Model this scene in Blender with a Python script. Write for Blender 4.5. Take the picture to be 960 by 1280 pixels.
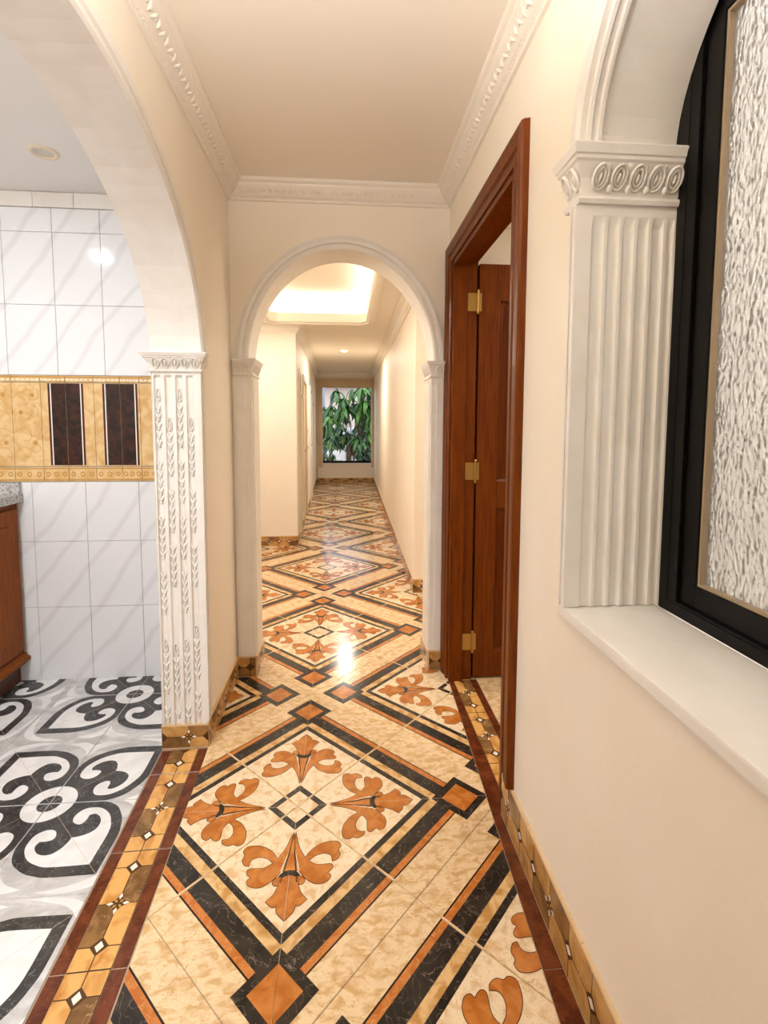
import bpy, bmesh, math, random
from mathutils import Vector, Matrix
random.seed(7)
PI = math.pi
scn = bpy.context.scene
for o in list(bpy.data.objects): bpy.data.objects.remove(o)
COL = scn.collection

# ------------------------------------------------------------------ camera
F, PIT, YAW, ROL, CY = 620.589, 0.0775, 0.0796, 0.0033, 579.49      # pixels on a 960x1280 frame, radians
cd = bpy.data.cameras.new('camera'); cam = bpy.data.objects.new('camera', cd); COL.objects.link(cam)
cd.sensor_fit = 'HORIZONTAL'; cd.sensor_width = 36; cd.lens = F / 960 * 36
cd.shift_x = 0.0; cd.shift_y = (CY - 640) / 960; cd.clip_start = 0.02; cd.clip_end = 200
fw = Vector((math.sin(YAW) * math.cos(PIT), math.cos(YAW) * math.cos(PIT), -math.sin(PIT)))
rr = Vector((math.cos(YAW), -math.sin(YAW), 0)); uu = rr.cross(fw)
r2 = rr * math.cos(ROL) + uu * math.sin(ROL); u2 = -rr * math.sin(ROL) + uu * math.cos(ROL)
M = Matrix((r2, u2, -fw)).transposed().to_4x4(); M.translation = (0, 0, 1.4)
cam.matrix_world = M
scn.camera = cam

# ------------------------------------------------------------------ world, exposure, lights
scn.view_settings.view_transform = 'Standard'; scn.view_settings.look = 'None'
scn.view_settings.gamma = 1.0; scn.view_settings.use_curve_mapping = False
scn.view_settings.exposure = 1.13
w = bpy.data.worlds.new('World'); scn.world = w; w.use_nodes = True
bg = w.node_tree.nodes['Background']; bg.inputs[0].default_value = (0.80, 0.88, 1.0, 1); bg.inputs[1].default_value = 1.6

def area(name, loc, size, power, col, rot=(0, 0, 0), sy=None, shape=None, spread=None):
    l = bpy.data.lights.new(name, 'AREA'); l.energy = power; l.color = col; l.size = size
    l.shape = shape or ('RECTANGLE' if sy else 'DISK')
    if sy: l.size_y = sy
    if spread: l.spread = spread
    o = bpy.data.objects.new(name, l); o.location = loc; o.rotation_euler = rot; COL.objects.link(o)
    return o
WARM = (1.0, 0.94, 0.84); WHITE = (0.91, 0.965, 1.04)
# cove strips of the hall tray (inside the raised tray, behind the lip)
TX0, TX1, TY0, TY1 = -0.80, 0.24, 3.35, 5.55
HZ = 2.53                                                        # hall ceiling
def point(name, loc, r, power, col):
    l = bpy.data.lights.new(name, 'POINT'); l.energy = power; l.color = col; l.shadow_soft_size = r
    o = bpy.data.objects.new(name, l); o.location = loc; COL.objects.link(o)
area('corridor_lamp', (0.0, 8.05, 2.50), 0.09, 13, (1.0, 0.95, 0.85))
area('kitchen_lamp', (-1.68, 1.83, 2.560), 0.10, 3, WHITE)
point('kitchen_fill_point', (-1.30, 0.1, 2.30), 0.12, 10, WHITE)  # unseen point light added to lift the kitchen ceiling
area('kitchen_fill_panel', (-1.30, 0.0, 2.55), 0.60, 21, WHITE, sy=1.2)  # unseen panel added to send wide light through the kitchen arch
point('vestibule_fill', (-0.22, 0.45, 2.105), 0.03, 26, (0.98, 0.985, 0.99))  # added source in the unseen bowl, brightens the near corridor ceiling
point('rear_fill', (0.0, -1.1, 2.40), 0.10, 1.5, (1.0, 0.98, 0.95))  # added behind the viewer to lift the right pilaster and sill
area('hall_fill', (-1.02, 4.9, 2.515), 0.09, 4.5, (0.99, 0.975, 0.95))  # unseen source added to brighten the hall wall panel
area('hall_fill', (-1.02, 3.55, 2.515), 0.09, 9, (0.99, 0.975, 0.95))  # second added hall source, hidden by the arch wall
area('room_fill', (1.6, 2.1, 2.55), 0.2, 6, WARM)  # out-of-view source added to light the room behind the door
point('side_room_fill', (1.6, 3.7, 2.2), 0.1, 9, WARM)  # unseen point light added in the room behind the side archway

# ------------------------------------------------------------------ materials
def lin(c): return tuple(((x / 255 + 0.055) / 1.055) ** 2.4 if x / 255 > 0.04045 else x / 255 / 12.92 for x in c) + (1.0,)
MATS = {}
RG = 0.17
def mat(name, col, rough=0.5, metal=0.0, spec=0.5, col2=None, scale=6.0, stretch=(1, 1, 1), detail=4, lo=0.4, hi=0.62,
        bump=0.0, bscale=None, vein=None, vscale=5.0, vwidth=0.03, coat=0.0, rot=(0, 0, 0), wave=None):
    m = bpy.data.materials.new(name); m.use_nodes = True; nt = m.node_tree; n = nt.nodes; L = nt.links
    b = n['Principled BSDF']; b.inputs['Roughness'].default_value = rough; b.inputs['Metallic'].default_value = metal
    b.inputs['Specular IOR Level'].default_value = 0.32 if rough == RG else spec; b.inputs['Coat Weight'].default_value = coat
    b.inputs['Coat Roughness'].default_value = 0.08
    c1 = lin(col); b.inputs['Base Color'].default_value = c1
    m.diffuse_color = c1
    out = None
    geo = None
    def coords():
        nonlocal geo
        if geo is None:
            g = n.new('ShaderNodeNewGeometry'); mp = n.new('ShaderNodeMapping')
            mp.inputs['Scale'].default_value = stretch; mp.inputs['Rotation'].default_value = rot
            L.new(g.outputs['Position'], mp.inputs['Vector']); geo = mp.outputs['Vector']
        return geo
    def noise(sc, dt=4, dist=0.0):
        t = n.new('ShaderNodeTexNoise'); t.inputs['Scale'].default_value = sc; t.inputs['Detail'].default_value = dt
        t.inputs['Distortion'].default_value = dist; L.new(coords(), t.inputs['Vector']); return t.outputs['Fac']
    def ramp(fac, a, bb, x0, x1):
        r = n.new('ShaderNodeValToRGB'); r.color_ramp.elements[0].position = x0; r.color_ramp.elements[1].position = x1
        r.color_ramp.elements[0].color = a; r.color_ramp.elements[1].color = bb; L.new(fac, r.inputs['Fac']); return r.outputs['Color']
    if col2:
        if wave:
            t = n.new('ShaderNodeTexWave'); t.inputs['Scale'].default_value = wave; t.inputs['Distortion'].default_value = 3.5
            t.inputs['Detail'].default_value = 3; t.inputs['Detail Scale'].default_value = 0.8; L.new(coords(), t.inputs['Vector'])
            out = ramp(t.outputs['Fac'], c1, lin(col2), lo, hi)
        else:
            out = ramp(noise(scale, detail, 0.6), c1, lin(col2), lo, hi)
    if vein:
        f = noise(vscale, 5, 1.2)
        mt = n.new('ShaderNodeMath'); mt.operation = 'SUBTRACT'; L.new(f, mt.inputs[0]); mt.inputs[1].default_value = 0.5
        ab = n.new('ShaderNodeMath'); ab.operation = 'ABSOLUTE'; L.new(mt.outputs[0], ab.inputs[0])
        fac = ramp(ab.outputs[0], (1, 1, 1, 1), (0, 0, 0, 1), 0.0, vwidth)
        mx = n.new('ShaderNodeMix'); mx.data_type = 'RGBA'; L.new(fac, mx.inputs['Factor'])
        if out: L.new(out, mx.inputs['A'])
        else: mx.inputs['A'].default_value = c1
        mx.inputs['B'].default_value = lin(vein); out = mx.outputs['Result']
    if out: L.new(out, b.inputs['Base Color'])
    if bump:
        bp = n.new('ShaderNodeBump'); bp.inputs['Strength'].default_value = bump; bp.inputs['Distance'].default_value = 0.01
        L.new(noise(bscale or scale, 3), bp.inputs['Height']); L.new(bp.outputs['Normal'], b.inputs['Normal'])
    MATS[name] = m
    return m
PAINT = mat('cream_paint', (247, 235, 216), 0.55, col2=(249, 237, 220), scale=3, bump=0.05, bscale=90)
CEILP = mat('ceiling_paint', (247, 237, 221), 0.6, bump=0.04, bscale=60)
KCEIL = mat('white_ceiling_paint', (238, 233, 229), 0.6)
PLAS = mat('white_plaster', (240, 234, 226), 0.42, col2=(236, 229, 219), scale=9)
CORN = mat('cornice_plaster', (243, 233, 218), 0.5)
GROUT = mat('grout', (176, 150, 122), 0.8)
GROUTL = mat('grey_grout', (200, 195, 190), 0.8)
RG = 0.17
CREAM = mat('cream_marble_print', (212, 170, 116), RG, col2=(236, 208, 164), scale=26, stretch=(1, 1.7, 1), lo=0.36, hi=0.56, vein=(196, 148, 92), vscale=22, vwidth=0.012)
FIELD = mat('pale_marble_print', (222, 185, 136), RG, col2=(241, 218, 182), scale=32, lo=0.34, hi=0.52, vein=(205, 160, 106), vscale=26, vwidth=0.010)
GOLD = mat('gold_marble_print', (193, 142, 78), RG, col2=(228, 190, 134), scale=24, lo=0.38, hi=0.58)
DARK = mat('dark_marble_print', (42, 36, 30), RG, col2=(58, 50, 42), scale=14, vein=(150, 134, 116), vscale=17, vwidth=0.005)
BLACK = mat('black_line_print', (40, 28, 20), RG)
ORNG = mat('orange_print', (178, 102, 38), RG, col2=(205, 130, 62), scale=22, lo=0.38, hi=0.62)
STRIPE = mat('orange_stripe_print', (188, 108, 46), RG, col2=(206, 130, 66), scale=30, vein=(235, 190, 130), vscale=30, vwidth=0.006)
LINE = mat('pale_line_print', (205, 180, 148), RG)
RED = mat('red_brown_tile', (88, 40, 18), RG, col2=(116, 58, 30), scale=18, vein=(165, 100, 62), vscale=20, vwidth=0.004)
HONEY = mat('honey_stone_print', (192, 128, 58), RG, col2=(226, 172, 100), scale=15, stretch=(1.6, 1, 1), lo=0.34, hi=0.56)
BROWN = mat('brown_stone_print', (118, 82, 44), RG, col2=(152, 112, 66), scale=18, vein=(190, 155, 110), vscale=16, vwidth=0.008)
SKHON = mat('skirting_honey_print', (172, 120, 60), 0.22, col2=(214, 165, 98), scale=13, lo=0.36, hi=0.58)
SKBRN = mat('skirting_brown_print', (116, 82, 44), 0.22, col2=(160, 116, 66), scale=13, lo=0.36, hi=0.6)
JOINT = mat('dark_joint_print', (84, 52, 24), RG)
SKEDGE = mat('skirting_edge', (222, 190, 146), 0.3)
NODE = mat('white_node_print', (240, 230, 212), RG)
KGREY = mat('grey_marble_print', (190, 186, 182), RG, col2=(214, 211, 207), scale=12, stretch=(1, 2, 1), vein=(182, 178, 174), vscale=14, vwidth=0.01)
KWHITE = mat('white_marble_print', (228, 225, 221), RG, col2=(240, 237, 233), scale=14)
KDARK = mat('charcoal_marble_print', (58, 56, 55), RG, col2=(76, 73, 70), scale=14, vein=(150, 148, 146), vscale=18, vwidth=0.005)
WTILE = mat('white_wall_tile', (236, 235, 235), 0.10, col2=(226, 224, 224), wave=2.0, rot=(0, -0.62, 0), stretch=(1, 1, 1), lo=0.86, hi=1.0, bump=0.06, bscale=14)
YTILE = mat('yellow_wall_tile', (212, 168, 106), 0.18, spec=0.3, col2=(230, 196, 142), scale=18, lo=0.36, hi=0.6)
YDARK = mat('ochre_print', (196, 146, 72), 0.16)
DBRN = mat('dark_brown_panel_print', (36, 17, 9), 0.22, spec=0.25, col2=(64, 32, 20), scale=28)
COPPER = mat('copper_line_print', (150, 66, 30), 0.2)
WLINE = mat('white_line_print', (236, 226, 212), 0.2)
WOOD = mat('polished_wood', (98, 42, 3), 0.36, spec=0.16, col2=(120, 58, 6), scale=7, stretch=(9, 9, 0.7), lo=0.35, hi=0.66, coat=0.03)
WOODP = mat('door_panel_wood', (86, 35, 2), 0.36, spec=0.16, col2=(106, 48, 5), scale=7, stretch=(9, 9, 0.7), lo=0.35, hi=0.66, coat=0.03)
CABW = mat('cabinet_wood', (126, 62, 3), 0.5, spec=0.16, col2=(142, 72, 8), scale=8, stretch=(7, 7, 0.8), coat=0.05)
CABD = mat('cabinet_plinth_wood', (70, 34, 12), 0.4, col2=(88, 44, 16), scale=8, stretch=(2, 2, 5))
BRASS = mat('brass', (188, 156, 96), 0.28, metal=1.0)
STEEL = mat('steel', (200, 195, 188), 0.25, metal=1.0)
GRAN = mat('grey_granite', (150, 146, 142), 0.25, col2=(206, 202, 198), scale=90, lo=0.40, hi=0.56, vein=(70, 66, 62), vscale=70, vwidth=0.02)
FRAME = mat('black_aluminium', (9, 7, 6), 0.38, spec=0.2)
BEAD = mat('tan_glazing_bead', (162, 140, 110), 0.4)
BEIGE = mat('beige_window_frame', (216, 188, 146), 0.45)
LEAF = mat('green_leaf', (44, 84, 26), 0.38, col2=(86, 128, 44), scale=3.5, lo=0.38, hi=0.62)
LEAF2 = mat('dark_green_leaf', (26, 56, 24), 0.42, col2=(52, 92, 40), scale=3.5)
LEAF3 = mat('yellow_green_leaf', (110, 128, 52), 0.42, col2=(150, 152, 80), scale=3.5)
BARK = mat('bark', (92, 70, 48), 0.8, col2=(66, 48, 34), scale=20)
SOIL = mat('paving', (150, 140, 128), 0.8, col2=(128, 118, 106), scale=4)
DKMET = mat('dark_metal', (24, 24, 26), 0.5)
ROOFM = mat('grey_roof', (138, 150, 160), 0.7)
HOUSEM = mat('pink_render', (206, 184, 172), 0.8)
WHITEW = mat('white_render', (226, 220, 214), 0.8)
LEDW = bpy.data.materials.new('lamp_glow'); LEDW.use_nodes = True
_b = LEDW.node_tree.nodes['Principled BSDF']; _b.inputs['Emission Color'].default_value = (1, 0.9, 0.75, 1); _b.inputs['Emission Strength'].default_value = 12
LEDS = bpy.data.materials.new('cove_led'); LEDS.use_nodes = True
_b = LEDS.node_tree.nodes['Principled BSDF']; _b.inputs['Emission Color'].default_value = (1, 0.95, 0.87, 1); _b.inputs['Emission Strength'].default_value = 9
LENS = mat('frosted_lens', (214, 204, 190), 0.3)
RING = mat('cream_ring', (232, 216, 190), 0.35)

def glass_patterned():
    m = bpy.data.materials.new('patterned_glass'); m.use_nodes = True; nt = m.node_tree; n = nt.nodes; L = nt.links
    b = n['Principled BSDF']; b.inputs['Base Color'].default_value = (0.95, 0.91, 0.86, 1)
    b.inputs['Transmission Weight'].default_value = 0.72; b.inputs['Roughness'].default_value = 0.10; b.inputs['IOR'].default_value = 1.45
    g = n.new('ShaderNodeNewGeometry'); mp = n.new('ShaderNodeMapping'); mp.inputs['Scale'].default_value = (1, 1.35, 0.72)
    L.new(g.outputs['Position'], mp.inputs['Vector'])
    nz = n.new('ShaderNodeTexNoise'); nz.inputs['Scale'].default_value = 24; L.new(mp.outputs[0], nz.inputs['Vector'])
    ad = n.new('ShaderNodeVectorMath'); ad.operation = 'MULTIPLY_ADD'; ad.inputs[1].default_value = (0.02,) * 3
    L.new(nz.outputs['Color'], ad.inputs[0]); L.new(mp.outputs[0], ad.inputs[2])
    v = n.new('ShaderNodeTexVoronoi'); v.inputs['Scale'].default_value = 88; v.feature = 'SMOOTH_F1'; L.new(ad.outputs[0], v.inputs['Vector'])
    bp = n.new('ShaderNodeBump'); bp.inputs['Strength'].default_value = 0.85; bp.inputs['Distance'].default_value = 0.009
    L.new(v.outputs['Distance'], bp.inputs['Height']); L.new(bp.outputs['Normal'], b.inputs['Normal'])
    return m
PGLASS = glass_patterned()
CGLASS = bpy.data.materials.new('clear_glass'); CGLASS.use_nodes = True
_b = CGLASS.node_tree.nodes['Principled BSDF']; _b.inputs['Transmission Weight'].default_value = 1.0; _b.inputs['Roughness'].default_value = 0.0; _b.inputs['IOR'].default_value = 1.05

# ------------------------------------------------------------------ object helpers
def tag(o, label=None, cat=None, group=None, kind=None):
    if label: o['label'] = label
    if cat: o['category'] = cat
    if group: o['group'] = group
    if kind: o['kind'] = kind
    return o
def thing(name, loc, label, cat, group=None, kind=None):
    o = bpy.data.objects.new(name, None); o.empty_display_size = 0.1; o.location = loc; COL.objects.link(o)
    return tag(o, label, cat, group, kind)
def origin(o):
    v = Vector(o.location)
    while o.parent: o = o.parent; v += Vector(o.location)
    return v
def obj(name, bm, mats, parent=None, base=None, smooth=False, local=False):
    """link a bmesh (world coordinates) as one object; base = its own origin"""
    if not isinstance(mats, (list, tuple)): mats = [mats]
    pw = origin(parent) if parent else Vector((0, 0, 0))
    b = Vector(base) if base is not None else pw
    if not local and any(abs(x) > 1e-9 for x in b): bmesh.ops.translate(bm, vec=-b, verts=bm.verts)
    me = bpy.data.meshes.new(name); bm.to_mesh(me); bm.free()
    for m in mats: me.materials.append(m)
    if smooth: me.polygons.foreach_set('use_smooth', [True] * len(me.polygons))
    o = bpy.data.objects.new(name, me); COL.objects.link(o); o.location = b - pw
    if parent: o.parent = parent
    return o
def inst(src, parent, loc, rot=(0, 0, 0), name=None):
    c = src.copy(); COL.objects.link(c)
    if parent: c.parent = parent
    c.location = Vector(loc) - (origin(parent) if parent else Vector((0, 0, 0))); c.rotation_euler = rot
    return c
def BM(): return bmesh.new()
def box(bm, x0, x1, y0, y1, z0, z1, mi=0, bev=0.0):
    v = [bm.verts.new(p) for p in ((x0, y0, z0), (x1, y0, z0), (x1, y1, z0), (x0, y1, z0), (x0, y0, z1), (x1, y0, z1), (x1, y1, z1), (x0, y1, z1))]
    fs = [bm.faces.new([v[i] for i in q]) for q in ((3, 2, 1, 0), (4, 5, 6, 7), (0, 1, 5, 4), (1, 2, 6, 5), (2, 3, 7, 6), (3, 0, 4, 7))]
    for f in fs: f.material_index = mi
    if bev:
        es = list({e for f in fs for e in f.edges})
        r = bmesh.ops.bevel(bm, geom=es, offset=bev, segments=2, affect='EDGES', profile=0.7)
        for f in r['faces']: f.material_index = mi
    return v
def mbox(*a, mi=0, bev=0.0):
    bm = BM(); box(bm, *a, mi=mi, bev=bev); return bm
def poly(bm, pts, mi=0, flip=False):
    vs = [bm.verts.new(p) for p in pts]
    if flip: vs.reverse()
    f = bm.faces.new(vs); f.material_index = mi; return f
def loft(bm, rings, close=True, caps=True, mi=0):
    R = [[bm.verts.new(p) for p in r] for r in rings]; n = len(R[0])
    for a, b in zip(R, R[1:]):
        for i in range(n if close else n - 1):
            f = bm.faces.new((a[i], a[(i + 1) % n], b[(i + 1) % n], b[i])); f.material_index = mi
    if caps and close:
        f = bm.faces.new(list(reversed(R[0]))); f.material_index = mi
        f = bm.faces.new(R[-1]); f.material_index = mi
    return R
def slab(p0, d, nrm, thick, loops):
    """vertical slab: loops in (along, z); p0 origin, d unit direction, nrm thickness direction; first loop outer, others holes"""
    bm = BM(); d = Vector(d).normalized(); nrm = Vector(nrm).normalized(); p0 = Vector(p0)
    es = []
    for lp in loops:
        vs = [bm.verts.new(p0 + d * a + Vector((0, 0, z))) for a, z in lp]
        es += [bm.edges.new((vs[i], vs[(i + 1) % len(vs)])) for i in range(len(vs))]
    bmesh.ops.triangle_fill(bm, use_beauty=True, use_dissolve=False, edges=es)
    r = bmesh.ops.extrude_face_region(bm, geom=bm.faces[:])
    bmesh.ops.translate(bm, vec=nrm * thick, verts=[g for g in r['geom'] if isinstance(g, bmesh.types.BMVert)])
    bmesh.ops.recalc_face_normals(bm, faces=bm.faces)
    return bm
def ell(c, zs, a, b, n=40, a0=0.0, a1=PI):
    return [(c + a * math.cos(a0 + (a1 - a0) * i / n), zs + b * math.sin(a0 + (a1 - a0) * i / n)) for i in range(n + 1)]
def arch_sweep(bm, c, zs, a, b, prof, to3d, n=48, a0=0.0, a1=PI):
    """profile points (outward from the intrados, proud) swept along an elliptical arch; to3d(along, z, proud)"""
    rings = []
    for i in range(n + 1):
        t = a0 + (a1 - a0) * i / n
        nx, nz = math.cos(t) / a, math.sin(t) / b; l = math.hypot(nx, nz); nx /= l; nz /= l
        x, z = c + a * math.cos(t), zs + b * math.sin(t)
        rings.append([to3d(x + nx * r, z + nz * r, pr) for r, pr in prof])
    loft(bm, rings)
    bmesh.ops.recalc_face_normals(bm, faces=bm.faces)
def cr(pts, k=5, close=True):
    """Catmull-Rom through 2D points; a third item True marks a sharp corner"""
    n = len(pts); out = []
    for i in range(n if close else n - 1):
        p1, p2 = pts[i], pts[(i + 1) % n]; p0, p3 = pts[i - 1], pts[(i + 2) % n]
        s1 = len(p1) > 2; s2 = len(p2) > 2
        m1 = (0, 0) if s1 else ((p2[0] - p0[0]) / 2, (p2[1] - p0[1]) / 2)
        m2 = (0, 0) if s2 else ((p3[0] - p1[0]) / 2, (p3[1] - p1[1]) / 2)
        if s1: m1 = ((p2[0] - p1[0]) * .8, (p2[1] - p1[1]) * .8)
        if s2: m2 = ((p2[0] - p1[0]) * .8, (p2[1] - p1[1]) * .8)
        for j in range(k):
            t = j / k; t2 = t * t; t3 = t2 * t
            h = (2 * t3 - 3 * t2 + 1, t3 - 2 * t2 + t, -2 * t3 + 3 * t2, t3 - t2)
            out.append(tuple(h[0] * p1[q] + h[1] * m1[q] + h[2] * p2[q] + h[3] * m2[q] for q in (0, 1)))
    return out
def area2(p): return sum(p[i - 1][0] * p[i][1] - p[i][0] * p[i - 1][1] for i in range(len(p))) / 2
def ccw(p): return p if area2(p) > 0 else p[::-1]
def grow(p, d):
    """offset a closed polygon outward"""
    p = ccw(p); out = []; n = len(p)
    for i in range(n):
        a, b, c = p[i - 1], p[i], p[(i + 1) % n]
        n1 = (b[1] - a[1], a[0] - b[0]); n2 = (c[1] - b[1], b[0] - c[0])
        l1 = math.hypot(*n1) or 1; l2 = math.hypot(*n2) or 1
        m = (n1[0] / l1 + n2[0] / l2, n1[1] / l1 + n2[1] / l2); l = math.hypot(*m)
        if l < 0.3: m = (n1[0] / l1, n1[1] / l1); l = 1
        k = d * min(1.6, 2 / l) / l if l < 2 else d / l
        out.append((b[0] + m[0] * k, b[1] + m[1] * k))
    return out
def inlay(bm, pts, mi, z):
    p = ccw(pts)
    vs = [bm.verts.new((x, y, z)) for x, y in p]
    f = bm.faces.new(vs); f.material_index = mi
LZ = 0.00014

# ------------------------------------------------------------------ floor tile meshes (flat print = inlaid faces on a bevelled slab)
def tile_base(bm, x0, x1, y0, y1, mi=0, th=0.009, ch=0.0012):
    a = [(x0, y0), (x1, y0), (x1, y1), (x0, y1)]
    i_ = [(x0 + ch, y0 + ch), (x1 - ch, y0 + ch), (x1 - ch, y1 - ch), (x0 + ch, y1 - ch)]
    loft(bm, [[(x, y, -th) for x, y in a], [(x, y, -ch) for x, y in a], [(x, y, 0) for x, y in i_]], mi=mi)
D = 0.7714; T = D / math.sqrt(2)                                  # half diagonal of a block; tile edge
BX, BY = -0.175, 1.743                                            # centre of the big medallion in front
def medallion_tile():
    bm = BM(); g = 0.0012
    tile_base(bm, g, T - g, g, T - g, 0)
    def S(p): return [(x * T, y * T) for x, y in p]
    e0 = 0.0075; e1 = 1 - e0
    def Lsh(a, b): return [(e0, a), (a, a), (a, e0), (b, e0), (b, b), (e0, b)]
    inlay(bm, S([(e0, e0), (.597, e0), (.597, .597), (e0, .597)]), 1, LZ)
    inlay(bm, S(Lsh(.597, .636)), 2, 2 * LZ)
    inlay(bm, S(Lsh(.636, .692)), 3, 2 * LZ)
    inlay(bm, S(Lsh(.692, .791)), 2, 2 * LZ)
    inlay(bm, S(Lsh(.791, .829)), 4, 2 * LZ)
    inlay(bm, S(Lsh(.829, .838)), 5, 2 * LZ)
    inlay(bm, S(Lsh(.100, .140)), 2, 2 * LZ)
    c, h1, h2 = .785, .141, .090
    inlay(bm, S([(c - h1, c - h1), (c + h1, c - h1), (c + h1, c + h1), (c - h1, c + h1)]), 2, 3 * LZ)
    inlay(bm, S([(c - h2, c - h2), (c + h2, c - h2), (c + h2, c + h2), (c - h2, c + h2)]), 6, 4 * LZ)
    def st(pts, sg=1): return [(s + t * sg, s - t * sg) for s, t in pts]
    petal = [(.150, .004, 1), (.232, .027), (.287, .057, 1), (.245, .088), (.217, .136), (.215, .190), (.237, .206), (.258, .197), (.281, .203), (.306, .189), (.311, .172, 1),
             (.283, .165), (.271, .135), (.281, .099), (.304, .073, 1), (.325, .108), (.325, .163), (.338, .174), (.352, .167, 1), (.366, .152, 1), (.378, .166), (.399, .157), (.411, .128), (.405, .094), (.366, .050), (.308, .024), (.225, .006)]
    bloom = [(.366, .026), (.412, .040), (.446, .053), (.474, .077, 1), (.496, .052), (.494, .036, 1), (.522, .028), (.551, 0, 1), (.522, -.028), (.494, -.036, 1), (.496, -.052), (.474, -.077, 1), (.446, -.053), (.412, -.040), (.366, -.026)]
    stem = [(.155, 0, 1), (.27, .010), (.345, .028, 1), (.345, -.028, 1), (.27, -.010)]
    lobe = [(.372, .028, 1), (.404, .040), (.408, .054), (.392, .064), (.374, .050)]
    band = [(.370, .044, 1), (.352, .030), (.343, 0), (.352, -.030), (.370, -.044, 1), (.374, -.026), (.366, 0), (.374, .026)]
    def add(p2, mi, lv, out=0.0035):
        pts = S(p2)
        if out: inlay(bm, grow(pts, out * T), 5, lv * LZ)
        inlay(bm, pts, mi, (lv + 1) * LZ)
    for sg in (1, -1):
        add(st(cr(lobe, 3), sg), 6, 3); add(st(cr(petal, 4), sg), 6, 5)
    add(st(cr(stem, 4)), 6, 5); add(st(cr(bloom, 4)), 6, 7); add(st(cr(band, 3)), 2, 9, 0)
    # pale printed line along the diagonal and black slits of the petals
    for a, b, lv in ((.012, .148, 5), (.56, .985, 6)):
        q = .0022
        inlay(bm, S([(a, a - q), (a, a + q)] [::-1] + [(b, b + q), (b, b - q)][::1]), 7, lv * LZ)
    inlay(bm, S([(.37, .368), (.545, .543), (.545, .547), (.37, .372)]), 8, 11 * LZ)
    for sg in (1, -1):
        inlay(bm, S(st([(.17, .0035), (.30, .0145), (.40, .030), (.398, .034), (.30, .018), (.17, .005)], sg)), 5, 11 * LZ)
        inlay(bm, S(st([(.245, .0115), (.35, .033), (.345, .039), (.27, .019)], sg)), 1, 12 * LZ)
    return bm
FM = [CREAM, FIELD, DARK, GOLD, STRIPE, BLACK, ORNG, LINE, LINE]
floor = thing('floor', (0, 4, 0), 'polished tiled corridor floor of marble print medallion tiles with orange fleurs', 'floor', kind='structure')
gb = BM()
for x0, x1, y0, y1 in ((-0.80, 0.80, -2.0, 2.75), (-1.4, 0.80, 2.75, 12.3), (0.80, 2.5, 1.3, 4.7)):
    poly(gb, [(x0, y0, -0.0025), (x1, y0, -0.0025), (x1, y1, -0.0025), (x0, y1, -0.0025)])
obj('grout_bed', gb, GROUT, floor)
tproto = obj('tile', medallion_tile(), FM, floor, local=True)
tme = tproto.data
first = True
def xl(y): return -0.594 + 0.040 * (2.11 - y)                     # edge of the left border strip
def xr(y): return 0.566 - 0.042 * (2.60 - y)                      # edge of the right red strip
for kx in range(-2, 3):
    for ky in range(-3, 16):
        if (kx + ky) % 2: continue
        cx, cy = BX + kx * D, BY + ky * D
        for k in range(4):
            ang = -PI / 4 + k * PI / 2
            R = Matrix.Translation((cx, cy, 0)) @ Matrix.Rotation(ang, 4, 'Z')
            cor = [R @ Vector((a * T, b * T, 0)) for a, b in ((0, 0), (1, 0), (1, 1), (0, 1))]
            xs = [c.x for c in cor]; ys = [c.y for c in cor]
            if max(ys) < -1.2 or min(ys) > 12.05: continue
            my = sum(ys) / 4
            if my < 2.74: lo_, hi_ = xl(my), xr(my)
            elif my < 5.75: lo_, hi_ = -1.2, 0.60
            else: lo_, hi_ = -0.74, 0.72
            if max(xs) < lo_ + 0.01 or min(xs) > hi_ - 0.01: continue
            planes = []
            if min(ys) < 2.72:
                if min(xs) < xl(min(ys)): planes.append((Vector((xl(2.11), 2.11, 0)), Vector((-1, -0.040, 0))))
                if max(xs) > xr(min(ys)): planes.append((Vector((xr(2.60), 2.60, 0)), Vector((1, -0.042, 0))))
            if not planes:
                o = tproto if first else tproto.copy()
                if not first: COL.objects.link(o)
                first = False
            else:
                b2 = BM(); b2.from_mesh(tme); Ri = R.inverted()
                for co, no in planes:
                    bmesh.ops.bisect_plane(b2, geom=b2.verts[:] + b2.edges[:] + b2.faces[:], plane_co=Ri @ co, plane_no=(Ri.to_3x3() @ no), clear_outer=True)
                if not b2.faces: b2.free(); continue
                me = bpy.data.meshes.new('tile'); b2.to_mesh(me); b2.free()
                for m in FM: me.materials.append(m)
                o = bpy.data.objects.new('tile', me); COL.objects.link(o)
            o.parent = floor; o.location = Vector((cx, cy, 0)) - floor.location; o.rotation_euler = (0, 0, ang)

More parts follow.
